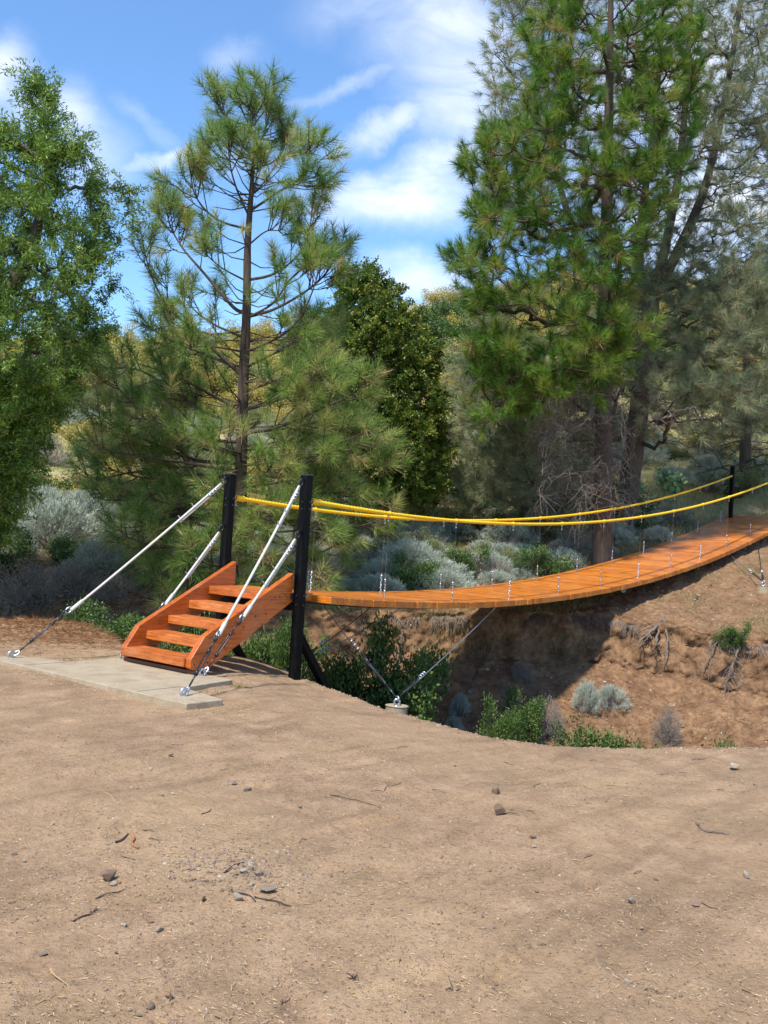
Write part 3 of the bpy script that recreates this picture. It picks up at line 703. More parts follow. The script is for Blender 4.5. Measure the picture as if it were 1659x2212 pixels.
guy(E2, (3.1, .62, float(dz(3.1))-.11), 'upper dark bracing cable crossing behind the near post to under the deck')
guy(E2, (4.0, .62, float(dz(4.0))-.11), 'lower thin bracing cable crossing behind the near post', True)
guy(E3, (14.0, -.62, float(dz(14.0))-.11), 'thin bracing cable running left from the far bank anchor to the deck', True)
guy(E3, (16.0, -.62, float(dz(16.0))-.11), 'short bracing cable rising from the far bank anchor into deck shade')
# =VEG=

# ------------------------------------------------------------------ vegetation
print('vegetation')
def resample(P, step):
    P = np.asarray(P, float); s_ = np.concatenate([[0], np.cumsum(np.linalg.norm(np.diff(P, axis=0), axis=1))])
    m = max(3, int(s_[-1]/step)+1); t = np.linspace(0, s_[-1], m)
    return np.stack([np.interp(t, s_, P[:, k]) for k in range(3)], 1)
def smooth_path(P, n=12):
    """Catmull-Rom through the points"""
    P = np.asarray(P, float)
    if len(P) < 3: return resample(P, np.linalg.norm(P[-1]-P[0])/n)
    Q = np.concatenate([[2*P[0]-P[1]], P, [2*P[-1]-P[-2]]]); o = []
    for i in range(1, len(Q)-2):
        t = np.linspace(0, 1, n, endpoint=False)[:, None]; a, b, c, d = Q[i-1:i+3]
        o.append(.5*((2*b)+(-a+c)*t+(2*a-5*b+4*c-d)*t**2+(-a+3*b-3*c+d)*t**3))
    o.append(P[-1:]); return np.concatenate(o)
class Skel:
    """branch skeleton: trunk(s) plus branches grown to targets"""
    def __init__(s): s.P = []; s.par = []; s.paths = []; s.axis = []
    def trunk(s, pts, radii, step=.3, attach=None):
        pts = np.asarray(pts, float); s_ = np.concatenate([[0], np.cumsum(np.linalg.norm(np.diff(pts, axis=0), axis=1))])
        Q = resample(pts, step); t = np.linspace(0, s_[-1], len(Q)); R = np.interp(t, s_, radii); base = len(s.P)
        for i, q in enumerate(Q): s.P.append(q); s.par.append(base+i-1 if i else -1)
        s.axis.append((Q, R)); return s
    def grow(s, targets, slope=.2, wdir=1.0, m=6, jit=.03, arch=.12, seed=0, maxup=None):
        r = np.random.default_rng(seed); T = np.asarray(targets, float); ax = np.concatenate([a[0] for a in s.axis])
        dist = np.array([np.min(np.linalg.norm(ax[:, :2]-t[:2], axis=1)+.3*np.abs(ax[:, 2]-t[2])) for t in T]); order = np.argsort(dist)
        P = np.zeros((len(s.P)+len(T)*m, 3)); n = len(s.P); P[:n] = np.array(s.P); par = list(s.par)
        s.tipdir = np.zeros((len(T), 3)); s.segs = []
        for k in order:
            t = T[k]; d = t[None]-P[:n]; dxy = np.linalg.norm(d[:, :2], axis=1); L_ = np.linalg.norm(d, axis=1)
            cost = L_+wdir*np.abs(d[:, 2]-slope*dxy); j = int(np.argmin(cost)); a = P[j]; dd = t-a; ln = np.linalg.norm(dd)
            q = np.linspace(0, 1, m+1)[1:, None]; C_ = a[None]+dd[None]*q
            C_[:, 2] -= arch*ln*4*(q[:, 0]*(1-q[:, 0])); C_[:-1] += r.normal(size=(m-1, 3))*jit*ln
            ids = []
            for i in range(m): P[n] = C_[i]; par.append(j if i == 0 else n-1); ids.append(n); n += 1
            s.segs.append([j]+ids); s.tipdir[k] = unit(C_[-1]-C_[-2])
        s.P = list(P[:n]); s.par = par
        cnt = np.zeros(n); 
        for sg in s.segs: cnt[sg[-1]] += 1
        for i in range(n-1, -1, -1):
            if par[i] >= 0: cnt[par[i]] += cnt[i]
        s.cnt = cnt; return s
    def mesh(s, mb, r0=.008, p=.5, n=5, nt=12, rmax=.12, rough=.0):
        P = np.array(s.P)
        for Q, R in s.axis:
            R2 = R*(1+rough*fbm(Q[:, 2]*3, Q[:, 0], oct=3, seed=2)); mb.tubes(Q, R2, nt)
        ln = len(s.segs[0]); ids = np.array(s.segs); c = s.cnt[ids]; c[:, 0] = c[:, 1]
        R = np.minimum(r0*np.maximum(c, 1)**p, rmax); R[:, 0] = R[:, 1]; R[:, -1] *= .7
        mb.tubes(P[ids], R, n, cap=False)
def rows_sample(rows, n, v, vth, seed=0, edge=.0, ybias=None):
    """random points inside an outline given as rows (y: x0, x1), spread in depth by vth(half thickness)"""
    r = np.random.default_rng(seed); ys = np.array([a[0] for a in rows], float); x0 = np.array([a[1] for a in rows], float); x1 = np.array([a[2] for a in rows], float)
    yy = np.linspace(ys[0], ys[-1], 400); wd = np.interp(yy, ys, x1-x0); wd = wd*(1 if ybias is None else ybias(yy)); cdf = np.cumsum(wd); cdf /= cdf[-1]
    y = np.interp(r.random(n), cdf, yy); a = r.random(n)*2-1
    if edge: a = np.sign(a)*np.abs(a)**(1-edge)
    xc = (np.interp(y, ys, x0)+np.interp(y, ys, x1))/2; hw = np.interp(y, ys, x1-x0)/2
    dep = np.sqrt(np.clip(1-a**2*.85, 0, 1)); b = r.random(n)*2-1; b = np.sign(b)*np.abs(b)**.6
    hwm = hw*v*1.507/FPX
    return pix_np(xc+a*hw, y, v+b*dep*np.minimum(vth, hwm*1.0+.25))
def pine_tufts(mb, wood, tips, dirs, nn=100, bz=None, ln=.24, wd=.006, tint=.35, tv=.12, brown=.15, shoot=.2, spread=(.35, 1.1), droop=.0, upb=.35, wr=.006):
    """bottle-brush needle tufts at shoot tips"""
    tips = np.asarray(tips); n = len(tips); dirs = unit(unit(dirs)+np.array([0, 0, upb])+rng.normal(size=(n, 3))*.18)
    if wood is not None: wood.tubes(np.stack([tips-dirs*.05, tips+dirs*shoot], 1), np.array([wr*1.2, wr]), 4, cap=False)
    s_ = rng.random((n, nn)); base = tips[:, None]+dirs[:, None]*(s_*shoot*1.1-.0)[..., None]
    rd = rng.normal(size=(n, nn, 3)); rd = rd-dirs[:, None]*np.sum(rd*dirs[:, None], -1, keepdims=True); rd = unit(rd)
    ang = spread[0]+(spread[1]-spread[0])*(1-s_)+rng.normal(size=(n, nn))*.16
    D = dirs[:, None]*np.cos(ang)[..., None]+rd*np.sin(ang)[..., None]; D[..., 2] -= droop*(1-s_)
    tt = tint+rng.normal(size=(n, 1))*tv*.8+rng.normal(size=(n, nn))*tv*.5
    bw = brown if bz is None else brown*bz[:, None]; tt = np.where((s_ < .28) & (rng.random((n, 1)) < bw*3), tt+.45, tt); tt = np.where(rng.random((n, nn)) < bw*.3, tt+.45, tt)
    l = ln*rng.uniform(.75, 1.1, (n, nn)); bend = np.zeros((n*nn, 3)); bend[:, 2] = -rng.uniform(.0, .12, n*nn)*ln
    mb.needles(base.reshape(-1, 3), D.reshape(-1, 3), l.ravel(), wd, np.clip(tt, 0, 1).ravel(), bend)

# ---- young pine left of centre
def young_pine():
    v = 17.4; t = empty('pine_tree', pix(515, 1235, v)); B = np.array(t.location)
    def q(x, y, dv=0.): return pix(x*.5, 99.5+y*.5, v+dv)          # px of a 2x enlargement
    tp = [(1035, 2290), (1040, 1900), (1050, 1500), (1065, 1150), (1070, 860), (1085, 640), (1098, 450), (1103, 350)]
    trunk = smooth_path([q(*a) for a in tp], 8); tr = np.interp(np.linspace(0, 1, len(trunk)), [0, .15, .35, .6, .8, 1], [.125, .108, .085, .056, .032, .012])
    wood = MB(); wood.tubes(trunk, tr*(1+.06*fbm(np.arange(len(trunk))*.7, 0, oct=2)), 14)
    br_ = []   # main limbs read off the photograph: points, depth at tip
    br_ += [([(1030, 1420), (900, 1290), (780, 1180), (690, 1070), (635, 930), (600, 740)], -1.0), ([(1010, 1130), (880, 980), (780, 860), (725, 740), (722, 590)], .8),
            ([(1055, 1005), (960, 960), (880, 895), (800, 860)], -.9), ([(1065, 780), (960, 760), (880, 700), (830, 600), (825, 420)], -.6),
            ([(1070, 730), (1020, 610), (990, 480), (985, 300)], -.5), ([(1080, 700), (1108, 560), (1112, 430)], -.4), ([(1098, 330), (1020, 330), (950, 270), (930, 150)], .3),
            ([(1100, 300), (1060, 240), (1030, 160)], -.4), ([(1100, 320), (1160, 250), (1180, 160)], .3), ([(1103, 330), (1106, 290), (1100, 200)], 0), ([(1100, 360), (1070, 330), (1060, 250)], .3), ([(1098, 420), (1140, 390), (1160, 320)], .5), ([(1095, 450), (1050, 430), (1035, 350)], .6), ([(1085, 850), (1150, 800), (1220, 790), (1260, 700)], -.5),
            ([(1080, 1000), (1180, 985), (1290, 900), (1340, 780), (1350, 610)], .6), ([(1078, 1165), (1180, 1110), (1260, 1000), (1350, 930), (1390, 820)], -.7),
            ([(1085, 1160), (1200, 1130), (1360, 1030), (1450, 920), (1510, 770)], .5), ([(1115, 1300), (1230, 1240), (1310, 1150), (1370, 1000), (1400, 860)], -1.1),
            ([(1092, 520), (1180, 500), (1230, 430), (1250, 290)], .4), ([(1088, 700), (1220, 620), (1310, 560), (1340, 450), (1360, 320)], -.5),
            ([(1015, 1565), (900, 1500), (760, 1420), (690, 1350), (640, 1270)], 1.2), ([(960, 1745), (830, 1700), (700, 1620), (560, 1530), (490, 1440), (460, 1350)], -1.4),
            ([(1010, 1790), (850, 1790), (680, 1720), (520, 1660), (420, 1600), (300, 1540)], .6), ([(1000, 1830), (800, 1800), (600, 1770), (450, 1740), (330, 1650)], -1.6),
            ([(1030, 1860), (850, 1850), (660, 1870), (480, 1830), (350, 1790)], -.4), ([(1060, 1565), (1200, 1530), (1330, 1460), (1400, 1330)], -1.2),
            ([(1065, 1665), (1220, 1640), (1400, 1560), (1540, 1490), (1620, 1360)], -1.5), ([(1070, 1660), (1250, 1650), (1420, 1620), (1530, 1640), (1660, 1560)], .8),
            ([(1075, 1850), (1200, 1855), (1350, 1780), (1500, 1700), (1690, 1640)], -1.3), ([(1070, 1900), (1250, 1950), (1450, 1930), (1650, 1850), (1800, 1790)], -.6),
            ([(1040, 1310), (930, 1300), (830, 1300), (740, 1330)], -1.3), ([(1075, 1440), (1180, 1450), (1290, 1480)], -1.5), ([(1040, 2100), (900, 2080), (780, 2040), (640, 2050), (520, 2010)], -1.2),
            ([(1035, 2110), (850, 2130), (700, 2170), (540, 2120), (440, 2150)], -1.8), ([(1045, 2050), (1180, 2100), (1330, 2090), (1480, 2130)], -1.5), ([(1035, 2210), (880, 2260), (720, 2300), (600, 2280)], -1.3),
            ([(1050, 2180), (1200, 2240), (1330, 2330), (1420, 2400)], -1.6), ([(1030, 2250), (900, 2350), (760, 2400), (650, 2440)], -1.5), ([(1020, 1960), (860, 1960), (700, 1930), (560, 1990)], .6),
            ([(1060, 1990), (1200, 1960), (1350, 2010), (1500, 1980)], .9),
            ([(1038, 1950), (1000, 1960), (950, 1930), (900, 1850)], -1.6), ([(1038, 2050), (1080, 2060), (1130, 2030), (1180, 1950)], -1.8), ([(1038, 2120), (1010, 2150), (980, 2170), (960, 2120)], -2.0), ([(1038, 1850), (1090, 1860), (1150, 1840), (1200, 1760)], -1.7), ([(1040, 1750), (1000, 1750), (930, 1720), (880, 1640)], -1.7), ([(1038, 2200), (1090, 2230), (1150, 2240), (1190, 2190)], -1.8), ([(1036, 2230), (960, 2250), (880, 2230), (820, 2180)], -1.9),
            ([(1038, 2000), (900, 2020), (700, 2060), (520, 2080), (380, 2040)], .5), ([(1038, 2150), (860, 2190), (680, 2250), (500, 2240)], .4), ([(1040, 2100), (1260, 2160), (1450, 2200), (1600, 2180)], -.2), ([(1035, 1700), (900, 1690), (760, 1560), (640, 1500), (520, 1480)], 1.4), ([(1030, 1750), (880, 1740), (700, 1640), (560, 1640), (380, 1600)], -.2), ([(1030, 1900), (820, 1880), (600, 1840), (400, 1870), (270, 1800)], .9),
            ([(1060, 1720), (1250, 1700), (1400, 1640), (1560, 1700)], .2), ([(1060, 1480), (1200, 1440), (1310, 1370), (1430, 1240), (1500, 1130)], .8), ([(1070, 1560), (1240, 1500), (1400, 1420), (1520, 1330)], -.6),
            ([(1060, 1800), (1260, 1790), (1450, 1760), (1620, 1720), (1760, 1700)], -.1), ([(1050, 1620), (900, 1590), (780, 1510), (600, 1400), (400, 1390)], -.2), ([(1060, 1900), (1240, 1880), (1420, 1860), (1560, 1800)], 1.0), ([(1030, 1380), (880, 1330), (700, 1250), (560, 1130)], .4), ([(1060, 1380), (1180, 1330), (1290, 1250), (1420, 1130)], 1.1),
            ([(1030, 1250), (920, 1200), (820, 1120), (740, 1000)], 1.0), ([(1030, 1980), (840, 2000), (640, 1960), (450, 1960), (300, 1900)], -.9), ([(1050, 1980), (1240, 2020), (1420, 1960), (1600, 1930)], -.5),
 ([(1050, 2080), (1280, 2050), (1500, 2080), (1650, 2040), (1760, 1960)], -1.0)]
    tips = []; dirs = []; old = []
    for pts, dv in br_:
        pts = list(pts); xt = float(np.interp(-pts[0][1], [-c[1] for c in tp], [c[0] for c in tp])); pts = ([(xt, pts[0][1]+12)]+pts[1:]) if abs(xt-pts[0][0]) < 45 else [(xt, pts[0][1]+.35*abs(xt-pts[0][0]))]+pts
        n = len(pts); P = smooth_path([q(a, b, dv*(i/(n-1))) for i, (a, b) in enumerate(pts)], 7); sl_ = np.concatenate([[0], np.cumsum(np.linalg.norm(np.diff(P, axis=0), axis=1))]); P = np.stack([np.interp(np.linspace(0, max(sl_[-1]-.40, .35*sl_[-1]), len(P)), sl_, P[:, k_]) for k_ in range(3)], 1); m = len(P); ln = np.sum(np.linalg.norm(np.diff(P, axis=0), axis=1))
        r0 = .010+.009*ln; wood.tubes(P, np.linspace(r0, .008, m), 7)
        pass
        Dp = unit(np.gradient(P, axis=0)); tips.append(P[-1]); dirs.append(Dp[-1]+[0, 0, .3])
        # side shoots along the outer part
        ns = int(3+ln*(7 if pts[0][1] < 1200 else 4.2))
        for k in range(ns):
            f = 1-(.58 if pts[0][1] < 1200 else .76)*random.random(); f = f if k > 1 else .93; i = min(m-2, int(f*(m-1))); side = unit(np.cross(Dp[i], rng.normal(size=3)))
            d = unit(Dp[i]*.75+side*.8+np.array([0, 0, .25])); l = (.18+.55*(1-f)*1.3)*random.uniform(.6, 1.2); e = P[i]+d*l+np.array([0, 0, .06*l])
            md = (P[i]+e)/2-np.array([0, 0, .05*l]); wood.tubes(np.stack([P[i], md, e]), np.array([.011, .009, .007]), 5, cap=False)
            tips.append(e); dirs.append(d+[0, 0, .4])
            if l > .3:
                for _ in range(2):
                    s2 = unit(d+rng.normal(size=3)*.55); b0 = P[i]+(e-P[i])*random.uniform(.45, .8); e2 = b0+s2*.16; tips.append(e2); dirs.append(s2); wood.tubes(np.stack([b0, e2]), np.array([.008, .006]), 4, cap=False)
    # bare inner whorl twigs towards and away from the camera
    for k in range(105):
        i = random.randint(3, len(trunk)-8); a = random.uniform(0, 2*math.pi); l = random.uniform(.45, 1.9)*(1-.75*i/len(trunk)); d = np.array([math.cos(a), math.sin(a), random.uniform(-.1, .5)])
        e = trunk[i]+d*l; wood.tubes(np.stack([trunk[i], (trunk[i]+e)/2-np.array([0, 0, .06]), e]), np.array([.013, .010, .006]), 5, cap=False)
        if random.random() < .75 and i > 6: tips.append(e); dirs.append(d)
    zt_ = np.array(tips)[:, 2]; nd = MB(); pine_tufts(nd, wood, np.array(tips), np.array(dirs), bz=.15+.7*(1-sm(zt_, 2.0, 5.0)), nn=78, ln=.27, wd=.0092, tint=.50, tv=.20, brown=.18, shoot=.24, spread=(.45, 1.25), droop=.08, upb=.25)
    # stub of pine cones
    wood.build('trunk', M_BARK, t, smooth=True, loc=B); nd.build('crown', M_PINE, t, loc=B)
    for j in rng.choice(len(tips), 9, replace=False):
        p = tips[j]+np.array([0, 0, -.04]); cn = MB(); cn.tubes(np.stack([p+[0, 0, .05], p+[0, 0, .02], p-[0, 0, .03], p-[0, 0, .05]]), np.array([.012, .034, .030, .010]), 8); cn.build('pine_cone', M_DKTW, t, loc=B)
    tag(t, 'young open pine with long needle tufts, standing behind the black near posts', 'tree')
    print('pine tufts', len(tips))
young_pine()

# ---- big green pine right of centre
def big_green_pine():
    v = 22.0; t = empty('pine_tree', pix(1302, 1245, v)); B = np.array(t.location)
    rows = [(-140, 1230, 1420), (0, 1165, 1480), (100, 1145, 1505), (200, 1120, 1505), (270, 1110, 1495), (300, 1020, 1490), (350, 1000, 1490), (420, 1010, 1460), (480, 1040, 1400), (530, 1030, 1400), (560, 975, 1370), (600, 985, 1370), (660, 1020, 1350), (720, 1010, 1370), (790, 1020, 1330), (840, 1040, 1230), (880, 1020, 1180), (905, 1030, 1150)]
    T = rows_sample(rows, 520, v-.3, 2.1, seed=4, edge=.3); T = np.concatenate([T, rows_sample([(690, 1180, 1400), (760, 1160, 1410), (830, 1120, 1330), (880, 1060, 1240)], 34, v-1.3, .5, seed=5)])
    ex = [pix(x, y, v-r) for x, y, r in ((975, 560, .3), (985, 575, 0), (1000, 360, .2), (1010, 330, .4), (1020, 400, .3), (1050, 300, .4), (1330, 340, 1.9), (1310, 360, 2), (1120, 400, 1.6), (1145, 430, 1.7), (1160, 460, 1.8), (1210, 540, 1.8), (1240, 170, 1.6), (1390, 90, 1.5), (1480, 240, .9), (1270, 60, 1.7), (1180, 610, 1.8), (1110, 780, 1.8), (1130, 800, 1.9), (1200, 780, 2), (1290, 740, 2.1), (1310, 790, 2.1), (1240, 700, 2), (1060, 740, 1.5), (1040, 720, 1.3), (1050, 900, 1.5), (1090, 880, 1.6))]
    T = np.concatenate([T, np.array(ex)])
    sk = Skel(); sk.trunk(smooth_path([pix(1300, 1260, v), pix(1303, 1000, v), pix(1305, 700, v), pix(1312, 400, v), pix(1318, 100, v), pix(1322, -180, v)], 8), np.interp(np.linspace(0, 1, 41), [0, .05, .3, .7, 1], [.25, .22, .17, .10, .03])[:41], .25)
    sk.grow(T, slope=.25, wdir=.9, jit=.035, arch=.10, seed=3)
    wood = MB(); sk.mesh(wood, .010, .48, 5, 14, .085, .05)
    tips = [T]; dirs = [sk.tipdir]
    for k in range(2):
        d2 = unit(sk.tipdir+rng.normal(size=T.shape)*.75+[0, 0, .15]); b0 = T-sk.tipdir*rng.uniform(.05, .35, (len(T), 1)); e = b0+d2*rng.uniform(.15, .34, (len(T), 1))
        wood.tubes(np.stack([b0, e], 1), np.array([.009, .007]), 4, cap=False); tips.append(e); dirs.append(d2)
    tips = np.concatenate(tips); dirs = np.concatenate(dirs)
    nd = MB(); pine_tufts(nd, wood, tips, dirs, nn=120, ln=.26, wd=.0098, tint=.52, tv=.18, brown=.08, shoot=.20, spread=(.3, 1.25), droop=.1, upb=.3)
    # dead lower limbs
    dd = MB(); Q = pix_np(rng.uniform(1150, 1350, 260), rng.uniform(820, 1130, 260), v-rng.uniform(-.6, 1.4, 260))
    sk2 = Skel(); sk2.trunk(sk.axis[0][0][:22], sk.axis[0][1][:22]*.3, .25); sk2.grow(Q, slope=-.35, wdir=.6, jit=.06, arch=-.08, seed=5); sk2.mesh(dd, .005, .3, 4, 5, .014)
    for k in range(5):
        d2 = unit(sk2.tipdir*.6+rng.normal(size=Q.shape)*.6-[0, 0, .5]); b0 = Q-sk2.tipdir*rng.uniform(0, .4, (len(Q), 1)); e = b0+d2*rng.uniform(.2, .6, (len(Q), 1)); dd.tubes(np.stack([b0, (b0+e)/2+rng.normal(size=Q.shape)*.05, e], 1), np.array([.005, .004, .003]), 3, cap=False)
    wood.build('trunk', M_BARK, t, smooth=True, loc=B); nd.build('crown', M_PINE2, t, loc=B); dd.build('dead_branches', M_TWIG, t, loc=B)
    tag(t, 'tall deep green pine in front of the grey pine, its trunk rising behind the deck', 'tree')
big_green_pine()

# ---- big grey foothill pine behind it
def grey_pine():
    v = 25.5; t = empty('pine_tree', pix(1350, 1200, v)); B = np.array(t.location)
    sk = Skel()
    sk.trunk(smooth_path([pix(1338, 1215, v), pix(1365, 1000, v), pix(1392, 800, v), pix(1408, 640, v)], 8), np.interp(np.linspace(0, 1, 25), [0, .1, .5, 1], [.33, .27, .24, .20]), .3)
    sk.trunk(smooth_path([pix(1408, 650, v), pix(1440, 520, v), pix(1470, 340, v), pix(1488, 100, v), pix(1500, -200, v)], 8), np.linspace(.14, .04, 33), .3)
    sk.trunk(smooth_path([pix(1408, 650, v), pix(1475, 520, v-.3), pix(1530, 380, v-.5), pix(1575, 160, v-.6), pix(1620, -120, v-.6)], 8), np.linspace(.15, .04, 33), .3)
    sk.trunk(smooth_path([pix(1403, 680, v), pix(1380, 560, v+.6), pix(1395, 400, v+.9), pix(1420, 200, v+1), pix(1440, -120, v+1)], 8), np.linspace(.15, .04, 33), .3)
    sk.trunk(smooth_path([pix(1395, 780, v), pix(1300, 640, v+1), pix(1220, 440, v+1.4), pix(1180, 240, v+1.6), pix(1170, -60, v+1.8)], 8), np.linspace(.14, .03, 33), .3)
    r1 = [(-160, 1120, 1740), (0, 1085, 1740), (100, 1060, 1740), (300, 1040, 1740), (480, 1040, 1740), (560, 1080, 1740), (640, 1250, 1740), (760, 1330, 1740), (880, 1350, 1740), (930, 1370, 1700), (960, 1400, 1600)]
    T1 = rows_sample(r1, 1000, v+.2, 2.6, seed=8); r2 = [(700, 1030, 1080), (760, 1010, 1090), (880, 995, 1130), (960, 985, 1150), (1040, 985, 1180), (1100, 1000, 1180)]
    T2 = np.concatenate([rows_sample(r2, 260, v-.6, 1.5, seed=9), rows_sample([(780, 1060, 1330), (900, 1060, 1340), (1000, 1080, 1300), (1090, 1100, 1260)], 260, v+.9, 1.0, seed=19)])
    r3 = [(560, 1390, 1740), (700, 1360, 1740), (820, 1340, 1700), (920, 1380, 1640)]; T3 = rows_sample(r3, 250, v-1.9, 1.0, seed=10)
    r4 = [(-100, 1085, 1240), (40, 1070, 1230), (160, 1055, 1220), (300, 1045, 1180), (420, 1050, 1180), (500, 1060, 1150)]; T4_ = rows_sample(r4, 200, v+1.3, 1.2, seed=12)
    T5_ = rows_sample([(-160, 1470, 1740), (100, 1480, 1740), (400, 1480, 1740), (600, 1460, 1740), (680, 1440, 1740)], 330, v-.8, 1.6, seed=13); T = np.concatenate([T1, T2, T3, T4_, T5_]); sk.grow(T, slope=.15, wdir=.7, jit=.04, arch=.10, seed=6)
    wood = MB(); sk.mesh(wood, .0065, .47, 4, 14, .09, .05)
    tips = [T]; dirs = [sk.tipdir]
    for k in range(2):
        d2 = unit(sk.tipdir*.8+rng.normal(size=T.shape)*.7+[0, 0, .1]); b0 = T-sk.tipdir*rng.uniform(.0, .55, (len(T), 1)); e = b0+d2*rng.uniform(.2, .5, (len(T), 1)); wood.tubes(np.stack([b0, (b0+e)/2+rng.normal(size=T.shape)*.03, e], 1), np.array([.006, .005, .004]), 3, cap=False)
        tips.append(e); dirs.append(d2)
    tips = np.concatenate(tips); dirs = np.concatenate(dirs); nd = MB()
    pine_tufts(nd, None, tips, dirs, nn=54, ln=.28, wd=.0088, tint=.52, tv=.18, brown=.12, shoot=.16, spread=(.3, 1.1), droop=.25, upb=.1)
    tw = MB(); Q = pix_np(rng.uniform(1400, 1520, 50), rng.uniform(830, 920, 50), v-rng.uniform(2.2, 3.2, 50)); s3 = Skel(); a0 = smooth_path([pix(1395, 820, v-.3), pix(1400, 835, v-1.4), pix(1425, 850, v-2.2)], 6); s3.trunk(a0, np.linspace(.05, .03, len(a0)), .2)
    s3.grow(Q, slope=-.2, wdir=.2, jit=.04, arch=.05, seed=7); s3.mesh(tw, .007, .4, 4, 6, .03)
    Q = pix_np(rng.uniform(1130, 1390, 240), rng.uniform(840, 1130, 240), v-rng.uniform(-1, 1.8, 240)); s4 = Skel(); s4.trunk(sk.axis[0][0][:10], sk.axis[0][1][:10]*.3, .25); s4.grow(Q, slope=-.5, wdir=.5, jit=.07, arch=-.1, seed=15); s4.mesh(tw, .005, .3, 4, 5, .014)
    for k in range(4):
        d2 = unit(s4.tipdir*.5+rng.normal(size=Q.shape)*.6-[0, 0, .6]); b0 = Q-s4.tipdir*rng.uniform(0, .5, (len(Q), 1)); e = b0+d2*rng.uniform(.25, .7, (len(Q), 1)); tw.tubes(np.stack([b0, (b0+e)/2+rng.normal(size=Q.shape)*.06, e], 1), np.array([.0055, .0045, .003]), 3, cap=False)
    wood.build('trunk', M_BARK2, t, smooth=True, loc=B); nd.build('crown', M_GRAY, t, loc=B); tw.build('dead_branches', M_DEAD, t, loc=B)
    tag(t, 'huge sparse grey green pine with forked trunk filling the upper right', 'tree')
grey_pine()

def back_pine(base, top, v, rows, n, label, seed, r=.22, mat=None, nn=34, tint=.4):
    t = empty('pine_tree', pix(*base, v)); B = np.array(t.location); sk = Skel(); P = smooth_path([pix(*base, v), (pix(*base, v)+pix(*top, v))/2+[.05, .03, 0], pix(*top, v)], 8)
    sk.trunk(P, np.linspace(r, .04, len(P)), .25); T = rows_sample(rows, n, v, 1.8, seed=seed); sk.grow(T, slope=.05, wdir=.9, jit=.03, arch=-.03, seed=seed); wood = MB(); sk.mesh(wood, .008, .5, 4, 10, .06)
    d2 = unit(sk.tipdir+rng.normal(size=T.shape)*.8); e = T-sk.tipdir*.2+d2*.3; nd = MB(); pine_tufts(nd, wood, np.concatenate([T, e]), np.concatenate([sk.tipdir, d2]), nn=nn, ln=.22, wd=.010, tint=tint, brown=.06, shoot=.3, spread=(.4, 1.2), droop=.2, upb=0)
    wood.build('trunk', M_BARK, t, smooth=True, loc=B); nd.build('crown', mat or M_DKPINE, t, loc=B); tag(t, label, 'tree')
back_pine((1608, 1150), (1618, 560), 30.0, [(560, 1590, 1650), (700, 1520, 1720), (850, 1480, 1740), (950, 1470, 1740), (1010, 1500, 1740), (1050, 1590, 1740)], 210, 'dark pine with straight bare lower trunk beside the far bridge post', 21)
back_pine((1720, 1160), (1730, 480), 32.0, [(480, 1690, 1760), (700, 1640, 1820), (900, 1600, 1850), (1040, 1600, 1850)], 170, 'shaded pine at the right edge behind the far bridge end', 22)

# ---- broadleaf trees
def leafy_tree(name, v, trunkpts, radii, rows_list, label, mat, leaf=(.075, .018), nleaf=90, tw=.55, seed=1, bark=M_BARK2, slope=.5, hang=0., r0=.006, spread=.22, tint=(.5, .2), vth=2.4, wmat=None):
    t = empty(name, trunkpts[0]); B = np.array(t.location); sk = Skel()
    for p_, r_q in zip([trunkpts] if not isinstance(trunkpts[0], list) else trunkpts, radii): pp = smooth_path(p_, 8); sk.trunk(pp, np.interp(np.linspace(0, 1, len(pp)), np.linspace(0, 1, len(r_q)), r_q), .25)
    T = np.concatenate([rows_sample(rw, n, v+dv, vth, seed=seed+i) for i, (rw, n, dv) in enumerate(rows_list)])
    sk.grow(T, slope=slope, wdir=.5, jit=.05, arch=.04, seed=seed); wood = MB(); sk.mesh(wood, r0, .5, 4, 12, .10)
    lv = MB(); nt_ = 4
    for k in range(nt_):
        d = unit(sk.tipdir*.7+rng.normal(size=T.shape)*.65+[0, 0, .25-hang]); b0 = T-sk.tipdir*rng.uniform(0, .25, (len(T), 1)); ln = tw*rng.uniform(.5, 1.1, (len(T), 1)); e = b0+d*ln; mid = (b0+e)/2+[0, 0, .04]
        e[:, 2] -= hang*.25*ln[:, 0]; wood.tubes(np.stack([b0, mid, e], 1), np.array([.004, .003, .002]), 3, cap=False)
        m = nleaf//nt_; s_ = rng.random((len(T), m, 1)); p = (b0[:, None]*(1-s_)**2+2*s_*(1-s_)*mid[:, None]+e[:, None]*s_**2)+rng.normal(size=(len(T), m, 3))*spread*.3*tw
        D = unit(d[:, None]*.5+rng.normal(size=p.shape)*.8+[0, 0, .1-hang]); base_t = tint[0]+rng.normal(size=(len(T), 1))*tint[1]*.6
        lv.leaves(p.reshape(-1, 3), D.reshape(-1, 3), rng.uniform(.7, 1.2, p.shape[0]*m)*leaf[0], leaf[1], np.clip(base_t+rng.normal(size=(len(T), m))*tint[1]*.6, 0, 1).ravel())
    wood.build('trunk', bark, t, smooth=True, loc=B); lv.build('crown', mat, t, loc=B); tag(t, label, 'tree'); return t
v = 15.5
rowsA = [(165, 62, 85), (200, 50, 105), (240, 45, 115), (290, 45, 125), (340, 55, 140), (390, 65, 130), (430, 70, 120)]
rowsA2 = [(300, 145, 175), (320, 135, 185), (350, 140, 180)]
rowsB = [(250, -60, 5), (300, -160, 30), (400, -260, 70), (450, -300, 150), (520, -300, 205), (560, -300, 210), (620, -300, 185), (680, -300, 200), (760, -300, 205), (800, -300, 180)]
rowsC = [(800, -320, 190), (860, -300, 140), (950, -280, 95), (1040, -260, 60), (1120, -260, 35), (1180, -240, 10)]
rowsD = [(400, 190, 290), (440, 180, 300), (500, 200, 290), (560, 210, 270), (620, 220, 260), (700, 170, 240), (760, 150, 220)]
